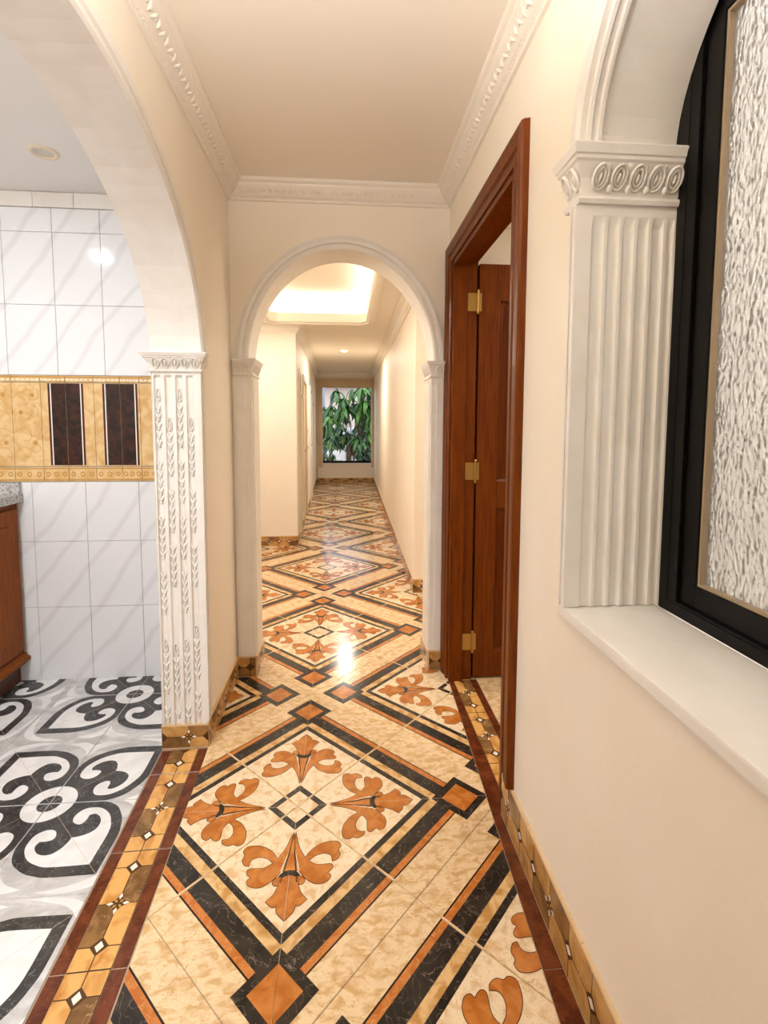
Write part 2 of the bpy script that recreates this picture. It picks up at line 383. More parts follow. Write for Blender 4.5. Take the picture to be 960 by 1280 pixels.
# ---- honeycomb border strips
CELL = 0.1217
def chamf(x0, x1, y0, y1, c, cuts):
    """rectangle with chosen corners cut: cuts subset of 'ab' 'cd' -> bl br tr tl"""
    p = []
    p += [(x0 + c, y0), (x0, y0 + c)][::-1] if 'bl' in cuts else [(x0, y0)]
    p += [(x1 - c, y0), (x1, y0 + c)] if 'br' in cuts else [(x1, y0)]
    p += [(x1, y1 - c), (x1 - c, y1)] if 'tr' in cuts else [(x1, y1)]
    p += [(x0 + c, y1), (x0, y1 - c)] if 'tl' in cuts else [(x0, y1)]
    return p
def honeycomb(half, c, e, n0, n1):
    """cells of one printed tile centred on the flower; x in +-half, y along; list of (poly, material, level)"""
    out = [([(-half, n0), (half, n0), (half, n1), (-half, n1)], 0, 1)]
    q = 0.0016; ch = 0.022
    segs = [(-1.5 * c, -c, 'HH', 1), (-c, 0, 'BH', 0), (0, c, 'HB', 0), (c, 1.5 * c, 'HH', 2)]
    for y0, y1, cols, part in segs:
        y0c, y1c = max(y0, n0), min(y1, n1)
        if y1c - y0c < 0.008: continue
        for sgn, cl in ((-1, cols[0]), (1, cols[1])):
            xa, xb = (-half, -q) if sgn < 0 else (q, half)
            cuts = []
            if part != 1: cuts.append('br' if sgn < 0 else 'bl')
            if part != 2: cuts.append('tr' if sgn < 0 else 'tl')
            lo = y0c + (q if part != 1 else 0.0); hi = y1c - (q if part != 2 else 0.0)
            if hi - lo < 2.2 * ch: cuts = cuts[:1]
            if hi - lo < 1.1 * ch: cuts = []
            out.append((chamf(xa, xb, lo, hi, ch, cuts), 1 if cl == 'H' else 2, 2))
    for y in (-c, c):
        if n0 < y - .012 and y + .012 < n1: out.append(([(0, y - .015), (.012, y), (0, y + .015), (-.012, y)], 3, 3))
    for a in range(4):
        d = (math.cos(a * PI / 2), math.sin(a * PI / 2)); nn = (-d[1], d[0])
        if n0 > -.04 or n1 < .04: break
        pt = [(d[0] * r + nn[0] * s, d[1] * r + nn[1] * s) for r, s in ((.012, 0), (.022, .0055), (.033, 0), (.022, -.0055))]
        out.append((grow(pt, .0014), 0, 3)); out.append((pt, 3, 4))
        d2 = (math.cos(a * PI / 2 + PI / 4), math.sin(a * PI / 2 + PI / 4)); n2 = (-d2[1], d2[0])
        out.append(([(d2[0] * r + n2[0] * s, d2[1] * r + n2[1] * s) for r, s in ((.004, 0), (.011, .004), (.019, 0), (.011, -.004))], 4, 3))
    return out
def border_tile(half, n0, n1):
    bm = BM(); tile_base(bm, -half, half, n0, n1, 0, 0.009, 0.0008)
    for p, mi, lv in honeycomb(half - 0.001, CELL, 0.0, n0 + 0.001, n1 - 0.001): inlay(bm, p, mi, lv * LZ)
    for sg in (-1, 1):                                            # printed half-hexagons on the seam cells
        y = sg * 1.5 * CELL
        if n0 - 1e-6 <= y <= n1 + 1e-6:
            pts = [(-half * .9, y - sg * .030), (-half * .45, y - sg * .006), (half * .42, y - sg * .006), (half * .85, y - sg * .030)]
            for a, b in zip(pts, pts[1:]): inlay(bm, [a, b, (b[0], b[1] + .002), (a[0], a[1] + .002)], 4, 4 * LZ)
    return bm
HM = [JOINT, HONEY, BROWN, NODE, YDARK]
def border(name, cx, half_mid, red, y0, y1, yf, ang, piv, label):
    root = thing(name, (cx, piv, 0), label, 'border strip', kind='structure')
    root.rotation_euler = (0, 0, ang); L0 = 3 * CELL
    k0 = math.floor((y0 - yf) / L0); cache = {}
    k = k0 - 1
    while yf + (k - .5) * L0 < y1:
        a = max(y0, yf + (k - .5) * L0); b = min(y1, yf + (k + .5) * L0); c = yf + k * L0
        if b - a > 0.02:
            key = (round(a - c, 4), round(b - c, 4))
            for nm, mk, xo in (('border_tile', lambda: border_tile(half_mid - .0006, a - c + .001, b - c - .001), 0.0),
                               ('red_strip', lambda: _red(red, a - c + .002, b - c - .002), -half_mid - red / 2 - .0004),
                               ('red_strip', lambda: _red(red, a - c + .002, b - c - .002), half_mid + red / 2 + .0004)):
                if nm == 'red_strip' and red == 0: continue
                kk = (nm,) + key
                if kk in cache: o = cache[kk].copy(); COL.objects.link(o)
                else:
                    o = obj(nm, mk(), HM if nm == 'border_tile' else RED, root, local=True); cache[kk] = o
                o.parent = root; o.location = (xo, c - piv, 0)
        k += 1
    return root
def _red(wd, a, b):
    bm = BM(); tile_base(bm, -wd / 2 + .0008, wd / 2 - .0008, a, b, 0, 0.009, 0.001); return bm
border('trim_1', -0.689, 0.056, 0.039, -0.6, 2.105, 1.407, 0.034, 2.11, 'honeycomb tile border with two red strips between grey kitchen floor and cream corridor')
border('trim_2', 0.641, 0.047, 0.0, 1.68, 2.598, 2.465, 0.0, 2.0, 'honeycomb tile threshold across the wooden doorway')
tr = thing('trim_3', (0.57, 2.0, 0), 'red tile strips along the right wall and doorway', 'border strip', kind='structure')
for a, b in ((-1.15, -.75), (-.75, -.35), (-.35, .05), (.05, .45), (.45, .80), (.80, 1.14), (1.14, 1.40), (1.40, 1.65), (1.65, 1.98), (1.98, 2.31), (2.31, 2.60)):
    bm = BM(); g = .0015
    A = [(xr(a) + .003, a + g), ((.593 if a > 1.6 else .561), a + g), ((.593 if a > 1.6 else .561), b - g), (xr(b) + .003, b - g)]
    loft(bm, [[(x, y, -.009) for x, y in A], [(x, y, 0) for x, y in A]])
    obj('red_strip', bm, RED, tr, base=(xr(a), a, 0))
for a, b in ((1.665, 2.13), (2.13, 2.598)):
    bm = BM(); tile_base(bm, .6885, .722, a + .0015, b - .0015); obj('red_strip', bm, RED, tr, base=(.69, a, 0))

# ---- kitchen floor
KT = 0.3765
def kitchen_tile():
    bm = BM(); g = 0.0009; tile_base(bm, g, KT - g, g, KT - g, 0)
    S = lambda p: [(x * KT, y * KT) for x, y in p]
    e = .006
    o1 = cr([(.83, .83, 1), (.45, .835), (.33, .815), (.235, .785), (.15, .735), (.08, .68), (.03, .6), (e, .52, 1)], 4, False) + [(e, .52)]
    heart = o1 + [(e, e)] + [(y, x) for x, y in o1][::-1]
    heart = heart[:-1]
    # pale sweeping arcs outside the heart
    arc = cr([(.97, .42, 1), (.93, .62), (.86, .80), (.74, .90), (.55, .95), (.40, .98, 1), (.60, .985), (.80, .95), (.93, .86), (.985, .66)], 4)
    inlay(bm, S(arc), 1, LZ)
    arc2 = cr([(e, .70, 1), (.06, .80), (.16, .88), (.30, .93, 1), (.14, .96), (e, .90, 1)], 4); inlay(bm, S(arc2), 1, LZ)
    inlay(bm, S([(y, x) for x, y in arc2]), 1, LZ)
    inlay(bm, S(heart), 2, 2 * LZ)
    wh = cr([(.73, .73, 1), (.40, .735), (.27, .70), (.17, .64), (.10, .55), (.08, .47), (.09, .39), (.135, .345), (.20, .33), (.255, .355), (.285, .415), (.27, .45), (.225, .462), (.175, .462, 1),
             (.163, .505), (.185, .55), (.23, .59), (.29, .61), (.355, .60), (.405, .545), (.43, .47), (.432, .432, 1)], 4)
    inlay(bm, S(wh), 3, 3 * LZ); inlay(bm, S([(y, x) for x, y in wh]), 3, 3 * LZ)
    def disc(r): return [(e, e)] + [(e + (r - e) * math.cos(PI / 2 * i / 12), e + (r - e) * math.sin(PI / 2 * i / 12)) for i in range(13)]
    inlay(bm, S(disc(.235)), 1, 4 * LZ); inlay(bm, S(disc(.105)), 2, 5 * LZ)
    q = .002
    inlay(bm, S([(.02, .02 - q), (.985, .985 - q), (.985, .985 + q), (.02, .02 + q)]), 4, 6 * LZ)
    return bm
kfloor = thing('floor', (-1.5, 1.5, 0), 'grey kitchen floor tiles printed with charcoal heart scroll flowers', 'floor', kind='structure')
gb = BM(); poly(gb, [(-2.4, -1.6, -.003), (-.70, -1.6, -.003), (-.70, 2.79, -.003), (-2.4, 2.79, -.003)]); obj('grout_bed', gb, GROUTL, kfloor)
KM = [KGREY, KWHITE, KDARK, KWHITE, LINE]
kproto = obj('tile', kitchen_tile(), KM, kfloor, local=True); first = True
KXC, KYC = -1.09, 1.824
for i in range(-2, 3):
    for j in range(-4, 3):
        for k in range(4):
            R = Matrix.Translation((KXC + 2 * KT * i, KYC + 2 * KT * j, 0)) @ Matrix.Rotation(k * PI / 2, 4, 'Z')
            cor = [R @ Vector((a * KT, b * KT, 0)) for a, b in ((0, 0), (1, 0), (1, 1), (0, 1))]
            xs = [c.x for c in cor]; ys = [c.y for c in cor]
            if min(xs) > -0.79 or max(xs) < -1.76 or min(ys) > 2.76 or max(ys) < -0.5: continue
            planes = []
            yy = min(ys)
            if max(ys) > 2.775: planes.append((Vector((0, 2.775, 0)), Vector((0, 1, 0))))
            if max(xs) > -0.789: planes.append((Vector((-0.789, 2.11, 0)), Vector((1, 0.034, 0))))
            if not planes:
                o = kproto if first else kproto.copy()
                if not first: COL.objects.link(o)
                first = False
            else:
                b2 = BM(); b2.from_mesh(kproto.data); Ri = R.inverted()
                for co, no in planes:
                    bmesh.ops.bisect_plane(b2, geom=b2.verts[:] + b2.edges[:] + b2.faces[:], plane_co=Ri @ co, plane_no=(Ri.to_3x3() @ no), clear_outer=True)
                if not b2.faces: b2.free(); continue
                me = bpy.data.meshes.new('tile'); b2.to_mesh(me); b2.free()
                for m in KM: me.materials.append(m)
                o = bpy.data.objects.new('tile', me); COL.objects.link(o)
            o.parent = kfloor; o.location = Vector((KXC + 2 * KT * i, KYC + 2 * KT * j, 0)) - kfloor.location; o.rotation_euler = (0, 0, k * PI / 2)
# floor of the room behind the door
bm = BM()
rf = thing('floor', (1.2, 2.2, 0), 'cream marble tiles of the room behind the wooden door', 'floor', kind='structure')
for i in range(5):
    for j in range(4):
        bm = BM(); x = .724 + i * .36; y = 1.32 + j * .36; tile_base(bm, x + .0015, x + .3585, y + .0015, min(y + .3585, 2.73)); obj('tile', bm, CREAM, rf, base=(x, y, 0))
SY = 3.0
bm = BM(); poly(bm, [(.60, 2.95, .0004), (2.4, 2.95, .0004), (2.4, 4.6, .0004), (.60, 4.6, .0004)])
sf = obj('floor', bm, CREAM, None, base=(1.5, 3.8, 0)); tag(sf, 'cream marble floor of the room behind the side archway', 'floor', kind='structure')
border('trim_4', 0.655, 0.052, 0.030, 3.0, 4.03, 3.8, 0.0, 3.5, 'honeycomb tile threshold with red strip under the side archway')

# ------------------------------------------------------------------ walls
A, B = -0.60, 0.57
ZC = 2.65
LC, LA, LS, LB = 1.25, 0.876, 1.66, 0.65                            # kitchen arch: centre, half width, spring, rise
RC, RA, RS, RB = 0.35, 0.845, 2.05, 0.50                           # window arch
HC, HA, HS, HB = -0.009, 0.497, 1.745, 0.582                       # hall arch
def st_obj(name, bm, m, label, cat, base=None, smooth=False):
    o = obj(name, bm, m, None, base, smooth); return tag(o, label, cat, kind='structure')
# left wall with the kitchen arch
loop = [(-1.6, 0), (LC - LA, 0)] + [(LC - LA, LS)] + ell(LC, LS, LA, LB)[::-1][1:-1] + [(LC + LA, LS), (LC + LA, 0), (2.94, 0), (2.94, ZC), (-1.6, ZC)]
bm = slab((A, 0, 0), (0, 1, 0), (-1, 0, 0), 0.19, [loop])
# the kitchen face is painted white: second material on faces looking to -x, soffit white
bm.normal_update()
for f in bm.faces:
    if f.normal.x < 0.5: f.material_index = 1
st_obj('wall_left', bm, [PAINT, PLAS], 'cream wall left of the corridor with the wide kitchen arch', 'wall', (A, 1.2, 0))
# right wall with window arch and doorway
DY0, DY1, DZ = 1.655, 2.622, 2.262
outer = [(-1.6, 0), (1.40, 0), (1.40, ZC), (-1.6, ZC)]
hole = [(RC - RA, 0.91), (RC + RA, 0.91), (RC + RA, RS)] + ell(RC, RS, RA, RB)[1:-1] + [(RC - RA, RS)]
bm = slab((B, 0, 0), (0, 1, 0), (1, 0, 0), 0.23, [outer, hole])
bm2 = slab((B, 0, 0), (0, 1, 0), (1, 0, 0), 0.115, [[(1.40, 0), (DY0, 0), (DY0, DZ), (DY1, DZ), (DY1, 0), (2.735, 0), (2.735, ZC), (1.40, ZC)]])
_me = bpy.data.meshes.new('t'); bm2.to_mesh(_me); bm2.free(); bm.from_mesh(_me); bpy.data.meshes.remove(_me); bm.normal_update()
for f in bm.faces:
    c = f.calc_center_median()
    if f.normal.x > -0.5 and 0.9 < c.z and c.y < 1.3 and abs(f.normal.x) < .5: f.material_index = 1
st_obj('wall_right', bm, [PAINT, PLAS], 'cream wall right of the corridor holding the arched window and the doorway', 'wall', (B, 1.2, 0))
# wall with the hall arch
loop = [(A - .19, 0), (HC - HA, 0), (HC - HA, HS)] + ell(HC, HS, HA, HB)[::-1][1:-1] + [(HC + HA, HS), (HC + HA, 0), (2.4, 0), (2.4, ZC), (A - .19, ZC)]
bm = slab((0, 2.735, 0), (1, 0, 0), (0, 1, 0), 0.205, [loop]); bm.normal_update()
for f in bm.faces:
    c = f.calc_center_median()
    if abs(f.normal.y) < .5 and abs(c.x) < .52 and c.z < 2.4: f.material_index = 1
st_obj('wall_front', bm, [PAINT, PLAS], 'cream wall across the corridor with the round white arch', 'wall', (0, 2.735, 0))
# unseen closing walls
st_obj('wall_back', mbox(-2.5, 2.5, -1.7, -1.6, 0, ZC), PAINT, 'cream wall behind the viewer closing the corridor', 'wall', (0, -1.6, 0))
kw = st_obj('wall_kitchen_side', mbox(-2.45, -2.38, -1.6, 2.94, 0, ZC), PLAS, 'white far side wall of the kitchen behind the counter', 'wall', (-2.4, 0, 0))
st_obj('wall_room_side', mbox(2.4, 2.5, 1.2, 4.7, 0, ZC), PAINT, 'cream far side wall of the room behind the wooden door', 'wall', (2.4, 3, 0))
st_obj('wall_room_near', mbox(.8, 2.4, 1.2, 1.3, 0, ZC), PAINT, 'cream near wall of the room behind the wooden door', 'wall', (1.6, 1.25, 0))
st_obj('wall_side_room', mbox(.80, 2.4, 4.6, 4.7, 0, ZC), PAINT, 'cream end wall of the room behind the side archway', 'wall', (1.6, 4.65, 0))
st_obj('wall_hall_left', mbox(-1.32, -1.22, 2.94, 5.74, 0, ZC), PAINT, 'cream left wall of the hall beyond the round arch', 'wall', (-1.3, 4.3, 0))
# block wall facing the hall
bw = st_obj('wall_hall_end', mbox(-1.32, -0.545, 5.74, 5.94, 0, ZC), PAINT, 'bright cream wall panel facing the hall left of the far corridor', 'wall', (-.9, 5.74, 0))
# hall and corridor right wall, slightly splayed, with a side archway
p0 = Vector((0.556, 2.94, 0)); p1 = Vector((0.72, 12.25, 0)); dr = (p1 - p0).normalized(); nr = Vector((dr.y, -dr.x, 0))
len_r = (p1 - p0).length
SC, SA, SS, SB = 0.605, 0.487, 2.08, 0.34
loop = [(0, 0), (SC - SA, 0), (SC - SA, SS)] + ell(SC, SS, SA, SB, 24)[::-1][1:-1] + [(SC + SA, SS), (SC + SA, 0), (len_r, 0), (len_r, 2.9), (0, 2.9)]
bm = slab(p0, dr, nr, 0.19, [loop])
st_obj('wall_corridor_right', bm, PAINT, 'long cream wall right of the far corridor with a plain side archway', 'wall', p0)
q0 = Vector((-0.545, 5.75, 0)); q1 = Vector((-0.69, 12.25, 0)); dl = (q1 - q0).normalized(); nl = Vector((-dl.y, dl.x, 0)); len_l = (q1 - q0).length
loop = [(0.19, 0), (0.30, 0), (0.30, 1.80)] + ell(0.52, 1.80, 0.22, 0.24, 16)[::-1][1:-1] + [(0.74, 1.80), (0.74, 0), (1.2, 0), (1.2, 2.02), (2.0, 2.02), (2.0, 0), (3.2, 0), (3.2, 2.02), (4.0, 2.02), (4.0, 0), (len_l, 0), (len_l, 2.9), (.19, 2.9)]
bm = slab(q0, dl, nl, 0.16, [loop])
st_obj('wall_corridor_left', bm, PAINT, 'cream wall left of the far corridor with an arched niche and two doors', 'wall', q0)
bm = slab(q0 + nl * 0.165, dl, nl, 0.05, [[(.19, 0), (len_l, 0), (len_l, 2.9), (.19, 2.9)]])
st_obj('wall_corridor_backing', bm, PAINT, 'plain wall behind the arched niche and doors of the far corridor', 'wall', q0)
# far end wall with window opening
EY = 12.05
GX0, GX1, GZ0, GZ1 = -0.525, 0.647, 0.475, 2.29
bm = slab((0, EY, 0), (1, 0, 0), (0, 1, 0), 0.2, [[(-1.0, 0), (1.0, 0), (1.0, 3.0), (-1.0, 3.0)], [(GX0 - .10, GZ0 - .02), (GX1 + .06, GZ0 - .02), (GX1 + .06, GZ1 + .09), (GX0 - .10, GZ1 + .09)]])
st_obj('wall_end', bm, PAINT, 'end wall of the far corridor around the garden window', 'wall', (0, EY, 0))
# ------------------------------------------------------------------ ceilings
st_obj('ceiling', mbox(A - .19, B + .23, -1.6, 2.94, ZC, ZC + .1), CEILP, 'cream ceiling of the near corridor', 'ceiling', (0, 1, ZC))
st_obj('ceiling', mbox(-2.45, A - .19 + .001, -1.6, 2.94, 2.58, 2.68), KCEIL, 'white kitchen ceiling', 'ceiling', (-1.5, 1, 2.58))
st_obj('ceiling', mbox(B + .116, 2.5, 1.2, 2.735, 2.58, 2.68), CEILP, 'cream ceiling of the room behind the wooden door', 'ceiling', (1.5, 2, 2.58))
st_obj('ceiling', mbox(.74, 2.5, 2.94, 4.7, 2.58, 2.68), CEILP, 'cream ceiling of the room behind the side archway', 'ceiling', (1.5, 4, 2.58))
def tray_outline(dx, ch):
    x0, x1, y0, y1 = TX0 - dx, TX1 + dx, TY0 - dx, TY1 + dx
    return [(x0 + ch, y0), (x1 - ch, y0), (x1, y0 + ch), (x1, y1 - ch), (x1 - ch, y1), (x0 + ch, y1), (x0, y1 - ch), (x0, y0 + ch)]
bm = BM(); es = []
for lp in ([(-1.32, 2.94), (.75, 2.94), (.75, 5.75), (-1.32, 5.75)], tray_outline(0, .07)):
    vs = [bm.verts.new((x, y, HZ)) for x, y in lp]; es += [bm.edges.new((vs[i], vs[(i + 1) % len(vs)])) for i in range(len(vs))]
bmesh.ops.triangle_fill(bm, use_beauty=True, edges=es)
r = bmesh.ops.extrude_face_region(bm, geom=bm.faces[:]); bmesh.ops.translate(bm, vec=(0, 0, .05), verts=[g for g in r['geom'] if isinstance(g, bmesh.types.BMVert)])
bmesh.ops.recalc_face_normals(bm, faces=bm.faces)
hc = st_obj('ceiling', bm, CEILP, 'hall ceiling around the glowing recessed tray', 'ceiling', (-.28, 4.4, HZ))
bm = BM()
o1 = tray_outline(.15, .13)
loft(bm, [[(x, y, HZ + .05) for x, y in o1], [(x, y, HZ + .27) for x, y in o1]], caps=False)
poly(bm, [(x, y, HZ + .27) for x, y in o1], flip=True)
obj('tray_recess', bm, CEILP, hc)
bm = BM()
rings = [[(x, y, z) for x, y in tray_outline(dx, .07 + dx * .3)] for dx, z in ((.010, HZ + .080), (-.004, HZ + .080), (-.004, HZ - .012), (.012, HZ - .020), (.022, HZ - .020), (.022, HZ - .035), (.055, HZ - .035), (.060, HZ - .018), (.085, HZ - .012), (.09, HZ)) ]
loft(bm, rings, caps=False); bmesh.ops.recalc_face_normals(bm, faces=bm.faces)
tm = obj('tray_moulding', bm, CORN, hc)
bm = BM()
for x0, x1, y0, y1 in ((TX0, TX1, TY1 + .03, TY1 + .06), (TX0, TX1, TY0 - .06, TY0 - .03), (TX1 + .03, TX1 + .06, TY0, TY1), (TX0 - .06, TX0 - .03, TY0, TY1)):
    box(bm, x0, x1, y0, y1, HZ + .051, HZ + .058)
obj('led_strip', bm, LEDS, hc)
# corridor ceiling rising gently
bm = BM(); zf = 2.66
loft(bm, [[(-.75, 5.74, HZ), (.95, 5.74, HZ), (.95, 5.74, HZ + .15), (-.75, 5.74, HZ + .15)], [(-1.0, 12.25, zf), (1.0, 12.25, zf), (1.0, 12.25, zf + .15), (-1.0, 12.25, zf + .15)]])
bmesh.ops.recalc_face_normals(bm, faces=bm.faces)
st_obj('ceiling', bm, CEILP, 'cream ceiling of the far corridor', 'ceiling', (0, 9, HZ))

# ------------------------------------------------------------------ cornices
def cornice(name, p, q, n, label, z=ZC, prof=None, relief=True, m0=0.0, m1=0.0, zq=None):
    """profile (out from wall, below ceiling) swept from p to q, mitred by m0/m1 (per unit projection)"""
    prof = prof or [(0, 0), (0, -.088), (.012, -.088), (.016, -.078), (.018, -.076), (.030, -.070), (.060, -.038), (.066, -.030), (.068, -.022), (.080, -.016), (.084, -.010), (.084, 0)]
    p = Vector(p); q = Vector(q); d = (q - p).normalized(); n = Vector(n); zq = z if zq is None else zq
    bm = BM()
    loft(bm, [[p + n * o + d * (o * m0) + Vector((0, 0, z + h)) for o, h in prof], [q + n * o - d * (o * m1) + Vector((0, 0, zq + h)) for o, h in prof]])
    bmesh.ops.recalc_face_normals(bm, faces=bm.faces)
    o = st_obj(name, bm, CORN, label, 'cornice', p)
    if relief:
        bm = BM(); L = (q - p).length; k = int((L - .12) / .034)
        sl = Vector((0, 0, .032)) + n * .030; sl.normalize(); nn = (n * .032 - Vector((0, 0, .030))).normalized()
        for i in range(k):
            c = p + d * (.06 + (i + .5) * (L - .12) / k) + n * .046 + Vector((0, 0, z - .053)) + nn * .0005
            s = 1 if i % 2 else -1
            for ax, wd, ln, off in ((sl * 1.0 + d * .55 * s, .0055, .017, 0), (sl * .6 - d * .8 * s, .004, .010, .010)):
                ax = ax.normalized(); sd = nn.cross(ax).normalized(); cc = c + d * off
                top = bm.verts.new(cc + nn * .010)
                ring = [bm.verts.new(cc + ax * ln * math.cos(t) + sd * wd * math.sin(t)) for t in [j * PI / 4 for j in range(8)]]
                for j in range(8): bm.faces.new((ring[j], ring[(j + 1) % 8], top))
        for i in range(int(L / .020)):                            # bead row below
            c = p + d * (.01 + i * .020) + n * .020 + Vector((0, 0, z - .0745)); top = bm.verts.new(c + nn * .004)
            ring = [bm.verts.new(c + d * .0065 * math.cos(t) + sl * .0045 * math.sin(t)) for t in [j * PI / 3 for j in range(6)]]
            for j in range(6): bm.faces.new((ring[j], ring[(j + 1) % 6], top))
        bmesh.ops.recalc_face_normals(bm, faces=bm.faces)
        tag(obj('leaf_relief', bm, CORN, o, smooth=True), kind='stuff')
    return o
cornice('trim_5', (A, -1.5, 0), (A, 2.735, 0), (1, 0, 0), 'carved leaf cornice above the kitchen arch wall', m1=1)
cornice('trim_6', (B, -1.5, 0), (B, 2.735, 0), (-1, 0, 0), 'carved leaf cornice above the doorway wall', m1=1)
cornice('trim_7', (A, 2.735, 0), (B, 2.735, 0), (0, -1, 0), 'carved leaf cornice above the round arch', m0=1, m1=1)
HP = [(0, 0), (0, -.11), (.012, -.11), (.016, -.095), (.03, -.085), (.05, -.05), (.08, -.035), (.085, -.015), (.10, -.012), (.10, 0)]
cornice('trim_8', (-1.22, 5.74, 0), (-.545, 5.74, 0), (0, -1, 0), 'plain cornice above the bright hall wall panel', HZ, HP, False, m1=-1)
cornice('trim_9', q0, q1, tuple(-nl), 'plain cornice along the left of the far corridor', HZ, HP, False, zq=zf, m0=-1)
cornice('trim_10', p0, p0 + dr * 2.81, tuple(-nr), 'plain cornice along the right wall of the hall', HZ, HP, False)
cornice('trim_11', p0 + dr * 2.81, p1, tuple(-nr), 'plain cornice along the right of the far corridor', HZ, HP, False, zq=zf)
cornice('trim_12', (-.70, EY, 0), (.73, EY, 0), (0, -1, 0), 'plain cornice over the garden window wall', zf - .003, HP, False)

# ------------------------------------------------------------------ arch mouldings
PROF = [(0, 0), (0, .012), (.008, .019), (.020, .019), (.024, .012), (.030, .012), (.034, .022), (.052, .024), (.056, .018), (.062, .018), (.066, .010), (.074, .010), (.076, 0)]
bm = BM(); arch_sweep(bm, LC, LS, LA, LB, PROF, lambda y, z, pr: (A + pr, y, z))
am = obj('arch_moulding', bm, PLAS, None, base=(A, LC, LS)); tag(am, 'white curved moulding round the wide kitchen arch', 'moulding')
bm = BM(); arch_sweep(bm, HC, HS, HA, HB, PROF, lambda x, z, pr: (x, 2.735 - pr, z))
am = obj('arch_moulding', bm, PLAS, None, base=(HC, 2.735, HS)); tag(am, 'white curved moulding round the central hall arch', 'moulding')
RP = [(-.0, .0), (-.0, .012), (.006, .022), (.030, .022), (.034, .014), (.044, .014), (.048, 0)]
bm = BM(); arch_sweep(bm, RC, RS, RA, RB, RP, lambda y, z, pr: (B - pr, y, z))
am = obj('arch_moulding', bm, PLAS, None, base=(B, RC, RS)); tag(am, 'white curved moulding round the arched window recess', 'moulding')
bm = BM(); arch_sweep(bm, RC, RS, RA, RB, [(0, -.002), (-.010, -.002), (-.012, -.010), (-.007, -.014), (-.007, -.024), (-.012, -.028), (-.012, -.036), (0, -.042)], lambda y, z, pr: (B - pr, y, z))
obj('inner_moulding', bm, PLAS, am)
bm = BM(); arch_sweep(bm, RC, RS, RA, RB, [(-.002, -.216), (-.008, -.219), (-.008, -.229), (0, -.229)], lambda y, z, pr: (B - pr, y, z))

# ------------------------------------------------------------------ pilasters
def capital(bm, x0, x1, y0, y1, zb, zt, over, sides='xXyY'):
    """flaring block on rectangle; over = overhang at top; sides that flare: x (x0) X (x1) y (y0) Y (y1)"""
    H = zt - zb
    prof = [(0, .004), (.0, .010), (.07, .014), (.12, .012), (.14, .004), (.45, .010), (.70, .024), (.74, .030), (.80, .031), (.82, .036), (.92, .040), (.97, .042), (1.0, .040)]
    rings = []
    for h, o in prof:
        o = o / .042 * over; z = zb + H * h
        a = x0 - (o if 'x' in sides else 0); b = x1 + (o if 'X' in sides else 0); c = y0 - (o if 'y' in sides else 0); d = y1 + (o if 'Y' in sides else 0)
        rings.append([(a, c, z), (b, c, z), (b, d, z), (a, d, z)])
    loft(bm, rings); bmesh.ops.recalc_face_normals(bm, faces=bm.faces)
def lump(bm, c, ax, sd, n, ln, wd, hg, seg=10):
    """raised lens: rings of an ellipse shrinking upward"""
    c, ax, sd, n = Vector(c), Vector(ax), Vector(sd), Vector(n)
    R = []
    for s, h in ((1, 0), (.82, .55), (.5, .9)):
        R.append([bm.verts.new(c + ax * ln * s * math.cos(t) + sd * wd * s * math.sin(t) + n * hg * h) for t in [2 * PI * j / seg for j in range(seg)]])
    for a, b in zip(R, R[1:]):
        for j in range(seg): bm.faces.new((a[j], a[(j + 1) % seg], b[(j + 1) % seg], b[j]))
    bm.faces.new(R[-1])
def ringlump(bm, c, ax, sd, n, ln, wd, t, hg, seg=14):
    c, ax, sd, n = Vector(c), Vector(ax), Vector(sd), Vector(n)
    R = []
    for s, h in ((0, 0), (t * .3, hg), (t * .7, hg), (t, 0)):
        R.append([bm.verts.new(c + ax * (ln - s) * math.cos(q) + sd * (wd - s) * math.sin(q) + n * h) for q in [2 * PI * j / seg for j in range(seg)]])
    for a, b in zip(R, R[1:]):
        for j in range(seg): bm.faces.new((a[j], a[(j + 1) % seg], b[(j + 1) % seg], b[j]))
def fluted(bm, us, depth, to3d, z0, z1, top=0.012):
    """front board along u with grooves: us = [(u0,u1,is_groove)], rounded flutes closed at the top"""
    prof = []
    for u0, u1, gr in us:
        if gr:
            for i in range(11):
                t = i / 10; prof.append((u0 + (u1 - u0) * t, -depth * (1 - abs(2 * t - 1) ** 5)))
        else: prof += [(u0, 0), (u1, 0)]
    flat = [(u, 0) for u, _ in prof]
    rings = [[to3d(u, z0, p) for u, p in prof], [to3d(u, z1 - top, p) for u, p in prof], [to3d(u, z1 - top * .5, p * .0) for u, p in prof], [to3d(u, z1, 0) for u, _ in prof]]
    R = [[bm.verts.new(p) for p in r] for r in rings]
    for a, b in zip(R, R[1:]):
        for i in range(len(a) - 1): bm.faces.new((a[i], a[i + 1], b[i + 1], b[i]))
# --- left pilaster at the kitchen arch (faces the viewer)
PY = 2.112
root = thing('pilaster', (-.69, PY, 0), 'white fluted pilaster with bead drops on the kitchen arch jamb', 'pilaster')
bm = BM()
us = [(-.782, -.776, 0), (-.776, -.747, 1), (-.747, -.733, 0), (-.733, -.704, 1), (-.704, -.690, 0), (-.690, -.661, 1), (-.661, -.647, 0), (-.647, -.618, 1), (-.618, -.597, 0)]
fluted(bm, us, .013, lambda u, z, p: (u, PY - p, z), .108, 1.612, .02)
box(bm, -.783, -.597, PY + .0135, LC + LA + .004, .108, 1.612)
for sx in (-.783, -.597): poly(bm, [(sx, PY, .108), (sx, PY + .0135, .108), (sx, PY + .0135, 1.612), (sx, PY, 1.612)])
bmesh.ops.recalc_face_normals(bm, faces=bm.faces)
obj('shaft', bm, PLAS, root)
bm = BM()                                                          # reeded edge on the corridor face
